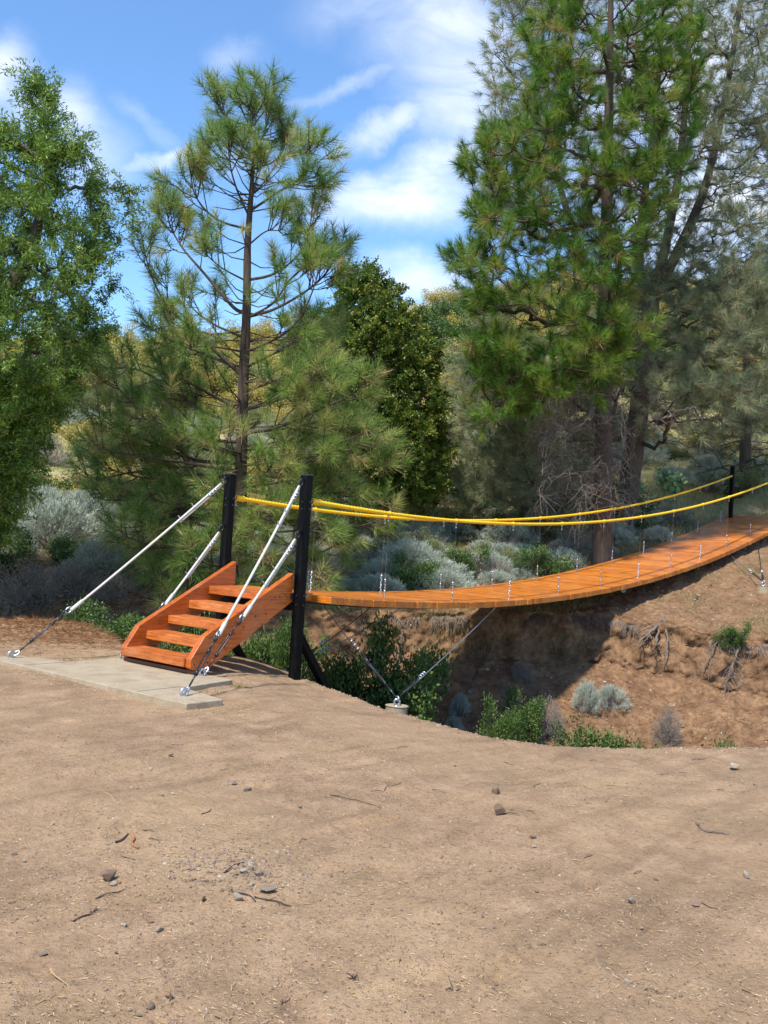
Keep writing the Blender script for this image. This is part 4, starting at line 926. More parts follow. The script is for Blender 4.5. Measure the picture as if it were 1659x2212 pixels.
leafy_tree('willow_tree', v, [pix(-190, 1290, v), pix(-170, 1050, v), pix(-110, 850, v), pix(-30, 700, v), pix(60, 560, v), pix(95, 400, v), pix(105, 220, v)], [[.30, .26, .2, .15, .10, .05, .015]],
           [(rowsA, 46, 0), (rowsA2, 7, 0), (rowsB, 380, 0), (rowsC, 600, .2), (rowsD, 34, .3)], 'leafy slender leaved tree hanging over the left edge of the view', M_WILLOW, (.078, .019), 250, .48, 31, M_DKTW, slope=.45, hang=.15, tint=(.50, .24))
v = 24.0
rows = [(580, 750, 805), (610, 735, 850), (650, 720, 885), (700, 705, 920), (760, 700, 940), (830, 700, 950), (900, 705, 965), (980, 715, 970), (1040, 730, 965), (1090, 750, 940)]
leafy_tree('oak_tree', v, [pix(835, 1150, v), pix(830, 950, v), pix(810, 750, v), pix(785, 620, v)], [[.16, .12, .07, .02]], [(rows, 760, 0)], 'dense dark live oak with yellow green tips right of the young pine', M_OAK, (.066, .038), 250, .40, 41, M_DKTW, tint=(.44, .26), vth=1.6)

# ---- shrubs: one mesh pair per kind, then copies
def shrub_proto(name, kind, seed):
    r = np.random.default_rng(seed); P0 = empty(name); wood = MB(); lv = MB()
    if kind == 'sage':
        n = 150; a = r.uniform(0, 2*math.pi, n); el = r.uniform(.15, 1.5, n); d = np.stack([np.cos(a)*np.cos(el), np.sin(a)*np.cos(el), np.sin(el)], 1); R = (.42+.1*r.random(n))*np.array([1, 1, .95])[None].mean()
        b0 = r.normal(size=(n, 3))*[.05, .05, 0]; e = d*R[:, None]*[1.15, 1.15, 1]; mid = (b0+e)/2+[0, 0, -.03]+r.normal(size=(n, 3))*.04
        wood.tubes(np.stack([b0, mid, e], 1), np.array([.007, .004, .002]), 3, cap=False); m = 46
        s_ = .45+.6*r.random((n, m, 1))**.8; p = mid[:, None]+(e-mid)[:, None]*s_*1.05+r.normal(size=(n, m, 3))*.028; D = unit(d[:, None]+r.normal(size=(n, m, 3))*.5+[0, 0, .5])
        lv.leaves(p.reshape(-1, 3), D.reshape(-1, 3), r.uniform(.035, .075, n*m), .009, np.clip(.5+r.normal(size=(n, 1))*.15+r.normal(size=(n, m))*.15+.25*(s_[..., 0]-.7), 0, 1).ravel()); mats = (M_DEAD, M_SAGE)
    elif kind in ('green', 'chap', 'yell'):
        nb = 16; cs = r.normal(size=(nb, 3))*[.30, .30, .16]+[0, 0, .42]; cs[:, 2] = np.maximum(cs[:, 2], .12); n = 240; ci = r.integers(0, nb, n)
        e = cs[ci]+unit(r.normal(size=(n, 3)))*r.uniform(.08, .22, (n, 1)); e[:, 2] = np.maximum(e[:, 2], .03); b0 = np.zeros((n, 3)); b0[:, :2] = r.normal(size=(n, 2))*.05
        wood.tubes(np.stack([b0, (b0+e)/2+r.normal(size=(n, 3))*.05, e], 1), np.array([.006, .004, .002]), 3, cap=False); m = 34 if kind == 'green' else 30
        p = e[:, None]+r.normal(size=(n, m, 3))*.055; D = unit((e-[0, 0, .3])[:, None]*1.2+r.normal(size=(n, m, 3))*.8)
        lf = {'green': (.055, .024), 'chap': (.042, .016), 'yell': (.040, .022)}[kind]
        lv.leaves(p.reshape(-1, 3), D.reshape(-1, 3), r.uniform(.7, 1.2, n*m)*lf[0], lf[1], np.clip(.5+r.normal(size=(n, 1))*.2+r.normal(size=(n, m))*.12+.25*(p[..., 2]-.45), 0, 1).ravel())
        mats = (M_DKTW, {'green': M_GREEN, 'chap': M_CHAP, 'yell': M_YELL}[kind])
    else:
        n = 120; d = unit(r.normal(size=(n, 3))+[0, 0, .5]); d[:, 2] = np.abs(d[:, 2]); e = d*r.uniform(.3, .6, (n, 1)); mid = e*.5+r.normal(size=(n, 3))*.05; b0 = r.normal(size=(n, 3))*[.06, .06, 0]
        wood.tubes(np.stack([b0, mid, e], 1), np.array([.008, .005, .003]), 3, cap=False); k = 5
        bb = np.repeat((mid+e)/2, k, 0); d2 = unit(np.repeat(d, k, 0)+r.normal(size=(n*k, 3))*.7); e2 = bb+d2*r.uniform(.08, .22, (n*k, 1)); wood.tubes(np.stack([bb, e2], 1), np.array([.003, .0015]), 3, cap=False)
        p = np.repeat(e2, 5, 0)+r.normal(size=(n*k*5, 3))*.03; lv.leaves(p, unit(r.normal(size=p.shape)), .03, .010, np.clip(r.normal(size=len(p))*.2+.5, 0, 1)); mats = (M_DEAD, M_GRBR)
    wood.build('stem', mats[0], P0); lv.build('foliage', mats[1], P0); return P0
KINDS = {'sage': ('sagebrush', 'sagebrush'), 'green': ('green_bush', 'bush'), 'chap': ('chaparral_shrub', 'shrub'), 'yell': ('flowering_shrub', 'shrub'), 'dead': ('dry_brush', 'shrub')}
PROTO = {k: [shrub_proto(KINDS[k][0], k, 100+i*7+j*31) for i in range(3)] for j, k in enumerate(KINDS)}
used = set()
def shrub(kind, P, size, label=None, group=None, flat=1.0, sink=.04):
    i = random.randint(0, 2); p0 = PROTO[kind][i]; key = (kind, i)
    o = p0 if key not in used else copy_tree(p0); used.add(key)
    o.location = Vector([float(P[0]), float(P[1]), float(P[2])-sink]); o.rotation_euler = (random.uniform(-.08, .08), random.uniform(-.08, .08), random.uniform(0, 6.28))
    s_ = size*random.uniform(.92, 1.08); o.scale = (s_, s_*random.uniform(.85, 1.15), s_*flat*random.uniform(.85, 1.1))
    tag(o, label, KINDS[kind][1], group); return o
def shrub_px(kind, px, py, width_px, label, group=None, v=None, flat=1.0):
    """width in px; base of the shrub at (px, py)"""
    P = ground_hit(px, py) if v is None else gpos(pix(px, py, v)[None])[0]
    vv = uv_of(P)[1]; width_px = width_px*(1.3 if kind == 'sage' else 1.0); return shrub(kind, P, width_px*1.507/FPX*vv/ (1.0 if kind == 'sage' else 1.05), label, group, flat)
NEAR = [('green', 1590, 1395, 62, 'bright green plant rooted on the bank lip at right', None),
        ('dead', 60, 1300, 190, 'tangled grey dead brush above the straw bank at far left', None), ('dead', 160, 1290, 170, 'dark dead brush heap under the long stay cable', None), ('dead', 260, 1290, 150, 'grey dead brush left of the stairs under the pine', None),
        ('sage', 120, 1180, 150, 'large pale sagebrush below the hanging left tree', None), ('sage', 190, 1130, 130, 'pale sagebrush right of the hanging tree leaves', None), ('sage', 90, 1130, 130, 'pale sagebrush partly behind the left tree leaves', None),
        ('sage', 290, 1120, 110, 'sagebrush behind the upper half of the long stay cable', None), ('sage', 240, 1230, 120, 'grey sagebrush above the dark dead brush', None), ('sage', 330, 1240, 130, 'grey sagebrush left of the short far stay cable', None), ('sage', 400, 1210, 90, 'grey sagebrush touching the short far stay cable from behind', None),
        ('sage', 880, 1240, 105, 'big pale sagebrush seen above the deck middle', None), ('sage', 820, 1290, 85, 'pale sagebrush at the deck edge second from the near post', None), ('sage', 845, 1215, 65, 'pale sagebrush above and left of the biggest one', None),
        ('sage', 950, 1260, 100, 'pale sagebrush behind the deck third hanger', None), ('sage', 910, 1170, 100, 'pale sagebrush behind the crossing of the yellow ropes', None), ('sage', 960, 1090, 55, 'tall pale sagebrush between oak and grey pine', None),
        ('sage', 1080, 1215, 65, 'pale sagebrush left of a dead log behind the deck', None), ('sage', 1140, 1200, 45, 'small pale sagebrush near the big pine foot', None), ('sage', 1060, 1160, 75, 'pale sagebrush just under the yellow ropes, centre', None), ('sage', 985, 1160, 60, 'small sagebrush under the yellow ropes left of centre', None),
        ('sage', 1385, 1130, 70, 'sagebrush right of the big pine trunks', None), ('sage', 1420, 1170, 60, 'low sagebrush right of the big trunks near the deck', None), ('sage', 1530, 1060, 85, 'sagebrush left of the distant bridge post', None),
        ('chap', 1000, 1120, 55, 'yellow green shrub right of the tall pale sagebrush', None), ('dead', 1240, 1190, 130, 'shaded dry brush left of the big pine foot', None), ('dead', 1450, 1130, 110, 'dry brush behind the deck right of the big trunks', None), ('dead', 1060, 1250, 100, 'dead branches heap behind the deck centre', None),
        ('green', 1180, 1250, 90, 'low green bush behind the deck left of the trunk', None), ('green', 1020, 950+150, 110, 'green bush under the grey pine left side', None), ('green', 870, 1100, 150, 'green bush at the foot of the live oak', None), ('green', 1080, 990, 80, 'sunlit green bush seen through the lower pine branches', None)]
def shrub_fit(kind, cx, ytop, wpx, v, label):
    P = gpos(pix(cx, ytop, v)[None])[0]; zt = pix(cx, ytop, v)[2]; w_ = wpx*1.507/FPX*v/1.05; hgt = max(.25, zt-P[2]+.05); o = shrub(kind, P, w_, label); o.scale[2] = min(hgt/.86, w_*2.2)
    return o
for a in [('green', 762, 1405, 180, 14.4, 'bright leafy green bush below the deck, right of the near post'), ('green', 850, 1400, 200, 14.3, 'wide green bush in the gully behind the round white anchor'), 
          ('green', 722, 1400, 70, 14.6, 'small green bush just right of the near post brace'), ('green', 590, 1370, 120, 14.6, 'green bush seen between the two black posts under the stairs'), ('green', 545, 1350, 110, 15.2, 'green bush behind the far post brace under the stairs'),
          ('green', 650, 1340, 90, 15.6, 'tall green bush right between the near post and its brace'), ('green', 1300, 1560, 170, 13.8, 'dense dark green bush at the foot of the eroded bank'), 
          ('green', 1075, 1545, 90, 14.2, 'sprawling green bush low on the eroded bank, left part'), ('green', 1130, 1510, 90, 15.4, 'green shrub with twigs on the lower left bank slope'), ('green', 1580, 1570, 100, 13.8, 'small weedy bush at the bank foot near the right edge'),
          ('green', 1500, 1590, 50, 13.8, 'tiny weedy tuft at the right part of the bank foot'), ('sage', 1322, 1450, 80, 16.4, 'grey sagebrush clinging to the middle of the eroded bank'), ('sage', 1270, 1425, 60, 16.3, 'small grey green sagebrush beside the one on the eroded bank'),
          ('sage', 998, 1440, 45, 15.8, 'pale sagebrush hanging on the bank under the bright cable'), ('sage', 985, 1490, 45, 15.2, 'small pale sagebrush below another on the left bank slope'), ('sage', 640, 1420, 55, 15.0, 'pale sagebrush low between the near post and brace'),
          ('dead', 1130, 1400, 60, 16.9, 'dry twiggy brush on the upper left of the bank face'), ('dead', 1450, 1480, 80, 15.6, 'dry twiggy brush right of the bank sagebrush'), ('dead', 1180, 1460, 90, 15.6, 'dry twiggy brush low on the shaded bank'), 
          ('green', 240, 1330, 130, 14.6, 'leafy green bush left of the stairs behind the straw bank'), ('green', 330, 1300, 130, 14.8, 'green bush behind the left stair side board'), ('green', 190, 1300, 90, 15.4, 'low green bush at the gully edge below the long stay cable'), ('green', 420, 1270, 120, 15.4, 'shaded green bush behind the stairs upper left')]: shrub_fit(*a)
for kd, px_, py_, wpx, lab, grp in NEAR: shrub_px(kd, px_, py_, wpx, lab, grp, flat=.9)
# scattered shrubs over the far slope
hr = np.random.default_rng(77); cnt = 0; placed = []
GR = {'sage': 'sagebrush scattered over the far slope', 'chap': 'olive shrubs on the far hillside', 'yell': 'yellow flowering shrubs on the far hillside', 'dead': 'dry brush on the far slope', 'green': 'green bushes on the far hillside'}
LB_ = {'sage': 'pale grey sagebrush, one of many scattered over the far slope', 'chap': 'olive green shrub, one of many on the far hillside', 'yell': 'yellow flowering shrub, one of many high on the far hillside', 'dead': 'dry grey brown brush, one of many on the far slope', 'green': 'green bush, one of several on the far hillside'}
NK = {k: 0 for k in KINDS}
for k in range(5000):
    v = 18.6+62*hr.random()**1.35; u = hr.uniform(-.43, .43)*v
    if u < 0 or v > 21: pass
    P = Wp(u, v, 0); rr = .30+.014*v if v > 27 else .40
    if any((P[0]-a)**2+(P[1]-b)**2 < (rr+c)**2*.55 for a, b, c in placed): continue
    if abs(P[1]) < 1.6 and P[0] < 20: continue
    if P[1] < -.8 and P[0] < 17 and v < 24: continue
    if .23 < u/v < .33 and 21 < v < 29: continue
    if v < 24: kd = hr.choice(['sage', 'sage', 'chap', 'dead', 'green'], p=[.35, .3, .13, .12, .10])
    elif v < 42: kd = hr.choice(['sage', 'chap', 'yell', 'dead', 'green'], p=[.27, .36, .12, .10, .15])
    else: kd = hr.choice(['sage', 'chap', 'yell', 'dead', 'green'], p=[.06, .24, .50, .08, .12])
    if NK[kd] >= 290: continue
    P = gpos(P[None])[0]; sz = (.95 if v < 24 else 1.35 if v < 42 else 2.3)*hr.uniform(.65, 1.25)
    shrub(kd, P, sz, LB_[kd], GR[kd], flat=.85, sink=.10); placed.append((P[0], P[1], rr)); NK[kd] += 1; cnt += 1
    if cnt > 640: break
print('shrubs', cnt, NK)
for key in [(k, i) for k in PROTO for i in range(3)]:
    if key not in used:
        for ch in list(PROTO[key[0]][key[1]].children): bpy.data.objects.remove(ch)
        bpy.data.objects.remove(PROTO[key[0]][key[1]])

# ---- grass and ground litter
def scatter_uv(n, ulo, uhi, vlo, vhi, r): return r.uniform(ulo, uhi, n), r.uniform(vlo, vhi, n)
gr_ = np.random.default_rng(5); g = MB()
def blades(n, v0, v1, h, wd, dens, tbase, seed, cond=None):
    v = gr_.uniform(v0, v1, n); u = gr_.uniform(-.45, .45, n)*v; k = fbm(u*.6, v*.6, oct=3, seed=seed) > dens
    if cond is not None: k &= cond(u, v)
    u, v = u[k], v[k]; z = height(u, v); P = np.stack([C0[0]+Rh[0]*u+Fh[0]*v, C0[1]+Rh[1]*u+Fh[1]*v, z-.01], 1)
    D = unit(gr_.normal(size=P.shape)*[.45, .45, .2]+[0, 0, 1]); g.needles(P, D, h*gr_.uniform(.5, 1.2, len(P)), wd, np.clip(tbase+.35*fbm(u*.35, v*.35, oct=3, seed=61)+gr_.normal(size=len(P))*.18, 0, 1))
far_ok = lambda u, v: (v > np.interp(u, LP_U, LP_V)+.1) & ((u < (v-13.5)*.78-.2) | (v > 25) | (fbm(u*1.5, v*1.5, oct=3, seed=88) > .33))
blades(90000, 17, 26, .15, .008, -.3, .50, 63, far_ok); blades(42000, 24, 45, .26, .018, -.2, .55, 64, far_ok); blades(26000, 42, 85, .45, .05, -.3, .58, 65)
lipk = lambda u, v: (np.abs(v-lip_v(u)-.15) < .5) & (u > -.5)
blades(60000, 16.6, 19.0, .15, .006, -.1, .55, 66, lipk)
# green tufts round the slab corner
for (a, b, n, s_) in ((-1.9, -1.15, 60, .10), (-1.35, -1.1, 50, .06), (-1.7, .95, 80, .15), (-1.95, .95, 40, .06)):
    P = np.stack([gr_.normal(size=n)*s_+a, gr_.normal(size=n)*s_+b, np.zeros(n)], 1); P = gpos(P); g.needles(P, unit(gr_.normal(size=P.shape)*[.6, .6, .2]+[0, 0, .7]), .05, .004, .15+.2*gr_.random(n))
tag(g.build('grass', M_GRASS), kind='stuff')
lt = MB(); n = 9000; u = gr_.normal(size=n)*.75-4.3; v = gr_.normal(size=n)*.7+13.6; k = (u < -2.7); u, v = u[k], v[k]; z = height(u, v)
P = np.stack([C0[0]+Rh[0]*u+Fh[0]*v, C0[1]+Rh[1]*u+Fh[1]*v, z+.008], 1); D = unit(gr_.normal(size=P.shape)*[1, 1, .28]); lt.needles(P, D, .16*gr_.uniform(.5, 1.2, len(P)), .006, np.clip(.5+gr_.normal(size=len(P))*.2, 0, 1))
n = 26000; u = gr_.uniform(-6, 7.5, n); v = gr_.uniform(12.5, 24, n); k = ((v > lip_v(u)-2.6) | (u < -1)) & (v > np.interp(u, NE_U, NE_V)); u, v = u[k], v[k]; z = height(u, v)
P = np.stack([C0[0]+Rh[0]*u+Fh[0]*v, C0[1]+Rh[1]*u+Fh[1]*v, z+.008], 1); D = unit(gr_.normal(size=P.shape)*[1, 1, .3]); lt.needles(P, D, .14*gr_.uniform(.4, 1.5, len(P)), .008, np.clip(.5+gr_.normal(size=len(P))*.25, 0, 1))
tag(lt.build('pine_straw', M_LITTER), kind='stuff')

# ------------------------------------------------------------------ stones, gravel and twigs
def rock_mb(r, sub=2, flat=.6, ang=.25):
    me = bpy.data.meshes.new('t'); import bmesh; bm = bmesh.new(); bmesh.ops.create_icosphere(bm, subdivisions=sub, radius=.5); V = np.array([q.co[:] for q in bm.verts]); F = np.array([[q.index for q in f.verts] for f in bm.faces]); bm.free(); bpy.data.meshes.remove(me)
    for k in range(13):                                  # chip flat facets off
        n = unit(r.normal(size=3)); d = r.uniform(.20, .38); s_ = V@n; V = V-np.maximum(s_-d, 0)[:, None]*n[None]*.95
    V = V*(1+ang*.25*fbm(V[:, 0]*4, V[:, 1]*4, V[:, 2]*4, oct=3, seed=int(r.integers(99))))[:, None]; V = V*np.array([r.uniform(.8, 1.2), r.uniform(.65, .95), flat]); return V, F
rr_ = np.random.default_rng(12); RK = [rock_mb(rr_, 3, f) for f in (.7, .6, .5, .35, .65, .3)]; small = [rock_mb(rr_, 1, f) for f in (.7, .6, .5, .4)]
RP = {}
def place_rock(px_, py_, size_px, mat, label, group=None, kind='stone', ri=None, sink=-.1):
    size_px *= 1.2
    P = ground_hit(px_, py_); vv = uv_of(P)[1]; s_ = size_px*1.507/FPX*vv; ri = random.randint(0, len(RK)-1) if ri is None else ri; key = (ri, mat.name)
    if key not in RP: m = MB(); m.add(RK[ri][0], RK[ri][1], rr_.uniform(.3, .7)); o = m.build(kind, mat); RP[key] = o
    else: o = RP[key].copy(); COL.objects.link(o)
    o.location = Vector([float(P[0]), float(P[1]), float(P[2])+s_*(.22-sink*.5)]); o.scale = (s_, s_, s_); o.rotation_euler = (random.uniform(-.15, .15), random.uniform(-.15, .15), random.uniform(0, 6.28)); tag(o, label, 'stone', group); return o
LZ = lambda x, y: (x*.5, 1559.4+y*.5); RZ = lambda x, y: (829.5+x*.5, 1559.4+y*.5)
place_rock(*RZ(484, 312), 25, M_STONEB, 'upper of two brown angular stones right of centre on the bare dirt', ri=0); place_rock(*RZ(495, 402), 36, M_STONEB, 'flat brown stone just below a smaller one, right of centre', ri=2)
place_rock(*RZ(1507, 208), 33, M_STONEP, 'flat pale stone near the right edge, just before the gully', ri=3); place_rock(*RZ(1563, 672), 22, M_STONEP, 'round pale grey stone at the right edge of the dirt', ri=4)
place_rock(*LZ(470, 682), 33, M_STONEB, 'rough brown stone left of the gravel patch', ri=0); place_rock(*LZ(487, 716), 20, M_STONEP, 'small pale stone touching the rough brown stone', ri=2)
place_rock(*LZ(683, 908), 24, M_STONEP, 'pale angular stone below left of the gravel patch', ri=1); place_rock(*LZ(1080, 636), 24, M_STONEP, 'rounded grey stone on the right part of the gravel patch', ri=4)
place_rock(*LZ(1030, 772), 24, M_STONEP, 'pale stone beside the dark bent root below the gravel', ri=0); place_rock(*LZ(1155, 748), 40, M_STONE, 'long flat brown stone below right of the gravel patch', ri=3)
place_rock(*LZ(1085, 716), 19, M_STONEP, 'small grey stone just below the gravel patch', ri=1); place_rock(*LZ(1050, 658), 21, M_STONEP, 'flat pale stone at the lower edge of the gravel patch', ri=2)
place_rock(*LZ(1118, 668), 20, M_STONE, 'tan stone at the lower right edge of the gravel patch', ri=0); place_rock(*LZ(1012, 662), 15, M_STONE, 'tan stone at the bottom middle of the gravel patch', ri=4)
place_rock(*LZ(1073, 302), 19, M_STONE, 'round brownish stone half buried above the gravel patch', ri=4); place_rock(*LZ(185, 1014), 22, M_STONE, 'half buried tan stone near the lower left edge', ri=3)
place_rock(*LZ(655, 1244), 24, M_STONE, 'half buried tan stone at the bottom left of the dirt', ri=1); place_rock(*LZ(880, 770), 17, M_STONEB, 'small round brown stone left of the pale root stone', ri=4)
place_rock(332, 862, 42, M_STONEP, 'pale boulder on the far hillside seen through the young pine', ri=0).location.z += .5
place_rock(1060, 1135, 55, M_STONEP, 'flat pale boulder behind the yellow ropes', ri=2); place_rock(250, 1200, 45, M_STONEP, 'pinkish pale boulder behind the long stay cable', ri=1); place_rock(560, 1090, 50, M_STONEP, 'pale boulder right behind the far black post', ri=1)
place_rock(1410, 1130, 25, M_STONEP, 'pale stone on the slope right of the big trunk', ri=0); place_rock(1340, 1285, 35, M_STONEP, 'pale stone in the deck shade on the far bank', ri=3); place_rock(1507, 1292, 18, M_STONE, 'small brown stone beyond the deck shadow on the far bank', ri=1)
for i, (x, y, s_) in enumerate([LZ(1010, 272)+(20,), LZ(650, 212)+(13,), LZ(735, 150)+(14,), LZ(655, 872)+(12,), LZ(535, 888)+(17,), LZ(765, 1154)+(14,), LZ(1115, 950)+(12,), LZ(570, 289)+(8,), LZ(593, 291)+(7,), LZ(60, 578)+(14,), LZ(105, 606)+(11,), LZ(600, 1275)+(16,), LZ(500, 1004)+(12,), LZ(745, 314)+(9,), LZ(1040, 556)+(9,), LZ(620, 322)+(7,), LZ(1295, 372)+(11,), LZ(1535, 652)+(13,), LZ(1585, 888)+(10,), LZ(1490, 660)+(9,),
        RZ(1172, 690)+(15,), RZ(642, 508)+(17,), RZ(650, 545)+(12,), RZ(1070, 784)+(20,), RZ(1345, 803)+(19,), RZ(1262, 822)+(9,), RZ(472, 894)+(12,), RZ(607, 950)+(8,), RZ(1112, 897)+(11,), RZ(1365, 912)+(9,), RZ(708, 1124)+(9,), RZ(1057, 1134)+(17,), RZ(1455, 1262)+(12,), RZ(347, 661)+(6,), RZ(1540, 440)+(7,), RZ(1600, 276)+(9,), RZ(960, 346)+(7,), RZ(300, 1176)+(8,), RZ(92, 1256)+(7,), RZ(425, 770)+(7,), RZ(1450, 710)+(7,), RZ(1240, 295)+(6,), RZ(550, 382)+(11,), RZ(305, 195)+(10,), RZ(1625, 534)+(8,), RZ(660, 738)+(9,), RZ(980, 723)+(7,), RZ(1310, 800)+(9,)]):
    place_rock(x, y, s_, (M_STONE, M_STONEP, M_STONE)[i % 3], 'small loose stone, one of many strewn over the bare dirt', 'small loose stones on the dirt')
def pebble_field(name, n, dist, size, mat, tv=.25, tb=.5):
    m = MB(); u, v = dist(n); z = height(u, v); base = np.stack([C0[0]+Rh[0]*u+Fh[0]*v, C0[1]+Rh[1]*u+Fh[1]*v, z], 1); sz = size(len(u)); ty = rr_.integers(0, 4, len(u))
    for k in range(4):
        V, F = small[k]; q = ty == k; b = base[q]; s_ = sz[q]; a = rr_.uniform(0, 6.28, q.sum()); c, sn = np.cos(a), np.sin(a); st = rr_.uniform(.7, 1.4, (q.sum(), 3))
        W = V[None]*st[:, None]; X = np.stack([W[..., 0]*c[:, None]-W[..., 1]*sn[:, None], W[..., 0]*sn[:, None]+W[..., 1]*c[:, None], W[..., 2]], -1)*s_[:, None, None]+b[:, None]
        nv = len(V); FF = (F[None]+(np.arange(q.sum())*nv)[:, None, None]).reshape(-1, 3); m.add(X.reshape(-1, 3), FF, np.repeat(np.clip(tb+rr_.normal(size=q.sum())*tv, 0, 1), nv))
    o = m.build(name, mat); tag(o, kind='stuff'); return o
def near_field(n, clump=.0):
    v = 2.9+8.5*rr_.random(n)**1.5; u = rr_.uniform(-.44, .44, n)*v; k = (fbm(u*1.3, v*1.3, oct=4, seed=71)+.5*rr_.normal(size=n)*.35 > clump) & (v < np.interp(u, NE_U, NE_V)+.2); 
    x = C0[0]+Rh[0]*u+Fh[0]*v; y = C0[1]+Rh[1]*u+Fh[1]*v; k &= ~((x > -2.7) & (x < -1.28) & (y > -1.85) & (y < 1.5)); return u[k], v[k]
pebble_field('gravel', 42000, lambda n: near_field(n, -.06), lambda n: .0035+.010*rr_.random(n)**3.5+.012*(rr_.random(n) > .985), M_STONE, .24, .50)
pebble_field('dirt_clods', 26000, lambda n: near_field(n, .06), lambda n: .007+.020*rr_.random(n)**3, M_CLOD, .28, .35)
cg = ground_hit(*LZ(1010, 630)); cu, cv = uv_of(cg)
pebble_field('gravel_patch', 900, lambda n: (cu+rr_.normal(size=n)*.19+.0, cv+rr_.normal(size=n)*.15), lambda n: .010+.026*rr_.random(n)**2, M_STONE, .16, .42)
def bank_field(n):
    v = rr_.uniform(12.5, 26, n); u = rr_.uniform(-.42, .42, n)*v; k = v > np.interp(u, NE_U, NE_V)+.3; return u[k], v[k]
pebble_field('bank_stones', 9000, bank_field, lambda n: .015+.07*rr_.random(n)**4, M_STONE, .25, .6)
db = MB(); u, v = near_field(7000, .0); z = height(u, v); P = np.stack([C0[0]+Rh[0]*u+Fh[0]*v, C0[1]+Rh[1]*u+Fh[1]*v, z+.004], 1); D = unit(rr_.normal(size=P.shape)*[1, 1, .15]); db.leaves(P, D, rr_.uniform(.005, .022, len(P)), .0035, np.clip(.15+rr_.normal(size=len(P))*.2, 0, 1), nrm=np.array([0, 0, 1.])+rr_.normal(size=P.shape)*.3)
tag(db.build('bark_chips', foliage_mat('bark_bits', [(0, (.05, .03, .02)), (.5, (.13, .08, .05)), (1, (.30, .20, .13))], .8, 0)), kind='stuff')
def edge_field(n):
    u = rr_.uniform(-.8, 5.5, n); return u, np.interp(u, NE_U, NE_V)+rr_.normal(size=n)*.12
pebble_field('edge_clods', 1600, edge_field, lambda n: .010+.035*rr_.random(n)**3, M_CLOD, .25, .55)
# wood chips and straw bits
st_ = MB(); u, v = near_field(17000, -.08); z = height(u, v); P = np.stack([C0[0]+Rh[0]*u+Fh[0]*v, C0[1]+Rh[1]*u+Fh[1]*v, z+.004], 1); D = unit(rr_.normal(size=P.shape)*[1, 1, .12]); st_.leaves(P, D, rr_.uniform(.008, .035, len(P)), .0035, np.clip(.55+rr_.normal(size=len(P))*.25, 0, 1), nrm=np.array([0, 0, 1.])+rr_.normal(size=P.shape)*.2)
ca = np.array([[-2.75, .5], [-2.8, -.6], [-2.5, -1.9], [-2.1, -1.9]]); q = rr_.integers(0, 4, 1400); x = ca[q, 0]+rr_.normal(size=1400)*.10; y = ca[q, 1]+rr_.normal(size=1400)*.35; ok = ~((x > -2.64) & (y > -1.80)); P = gpos(np.stack([x, y, x*0], 1)[ok]); P[:, 2] += .004; st_.leaves(P, unit(rr_.normal(size=P.shape)*[1, 1, .12]), rr_.uniform(.01, .03, len(P)), .006, np.clip(.65+rr_.normal(size=len(P))*.2, 0, 1), nrm=np.array([0, 0, 1.])+rr_.normal(size=P.shape)*.2)
tag(st_.build('straw_bits', M_STRAW), kind='stuff')
def twig(a, b, r, mat, label=None, group='loose twigs on the dirt', name='twig', fork=0, curve=.08):
    r *= .6; curve *= .6; A = ground_hit(*a); Bq = ground_hit(*b); n = 9; q = np.linspace(0, 1, n)[:, None]; P = A*(1-q)+Bq*q; ln = np.linalg.norm(Bq-A); sd = unit(np.cross(Bq-A, [0, 0, 1.]))
    P = P+sd*(np.sin(q*math.pi*random.uniform(1, 2.4)+random.random())*curve*ln*random.choice((-1, 1))); P = gpos(P); P[:, 2] += r*.8+.012*np.sin(q[:, 0]*math.pi)*random.random(); m = MB(); R = np.linspace(r, r*.55, n)*(1+.2*rr_.normal(size=n)); loc = P[n//2].copy(); m.tubes(P, R, 6)
    for k in range(fork):
        i = random.randint(3, 6); d = unit((P[i+1]-P[i])+sd*random.choice((-1, 1))*.02*3*random.random()+[0, 0, .01]); m.tubes(np.stack([P[i], P[i]+d*ln*.22]), np.array([r*.6, r*.3]), 5)
    o = m.build(name, mat, loc=loc, smooth=True); tag(o, label or 'thin dry twig, one of many lying on the bare dirt', 'twig', group if label is None else None)
twig(RZ(1393, 478), RZ(1490, 492), .012, M_ROOT, 'short thick grey stick lying at right on the dirt', curve=.03); twig(RZ(1348, 440), RZ(1390, 480), .008, M_ROOT, 'forked stick end beside the thick grey stick', fork=2)
twig(LZ(1425, 320), LZ(1648, 376), .004, M_DKTW, 'long thin dark twig in the middle of the dirt', curve=.03); twig(LZ(1000, 735), LZ(1108, 788), .008, M_DKTW, 'dark bent root below the gravel patch', curve=.12)
twig(LZ(1100, 765), LZ(1258, 802), .006, M_DKTW, 'dark knobbly twig right of the dark bent root', fork=2, curve=.04); twig(LZ(408, 775), LZ(545, 730), .006, M_DKTW, 'dark stick below the rough brown stone', curve=.04); twig(LZ(320, 870), LZ(425, 815), .006, M_DKTW, 'dark forked stick further below the rough brown stone', fork=3)
twig(LZ(968, 660), LZ(1052, 608), .006, M_DKTW, 'dark stick lying across the gravel patch', curve=.02); twig(LZ(218, 1078), LZ(292, 1175), .0045, M_STRAW, 'pale straw stalk at lower left, steeply slanted', curve=.05); twig(LZ(148, 1230), LZ(272, 1155), .003, M_STRAW, 'pale thin straw stalk crossing the slanted one', curve=.05)
twig(LZ(498, 528), LZ(560, 492), .010, M_DKTW, 'charred dark stick end left of the orange wood stub', curve=.1); twig(LZ(562, 488), LZ(592, 555), .015, plain_mat('orange_wood', (.34, .15, .06), .8, 0, .4, 40), 'orange brown splintered wood stub above the rough stone', curve=.1)
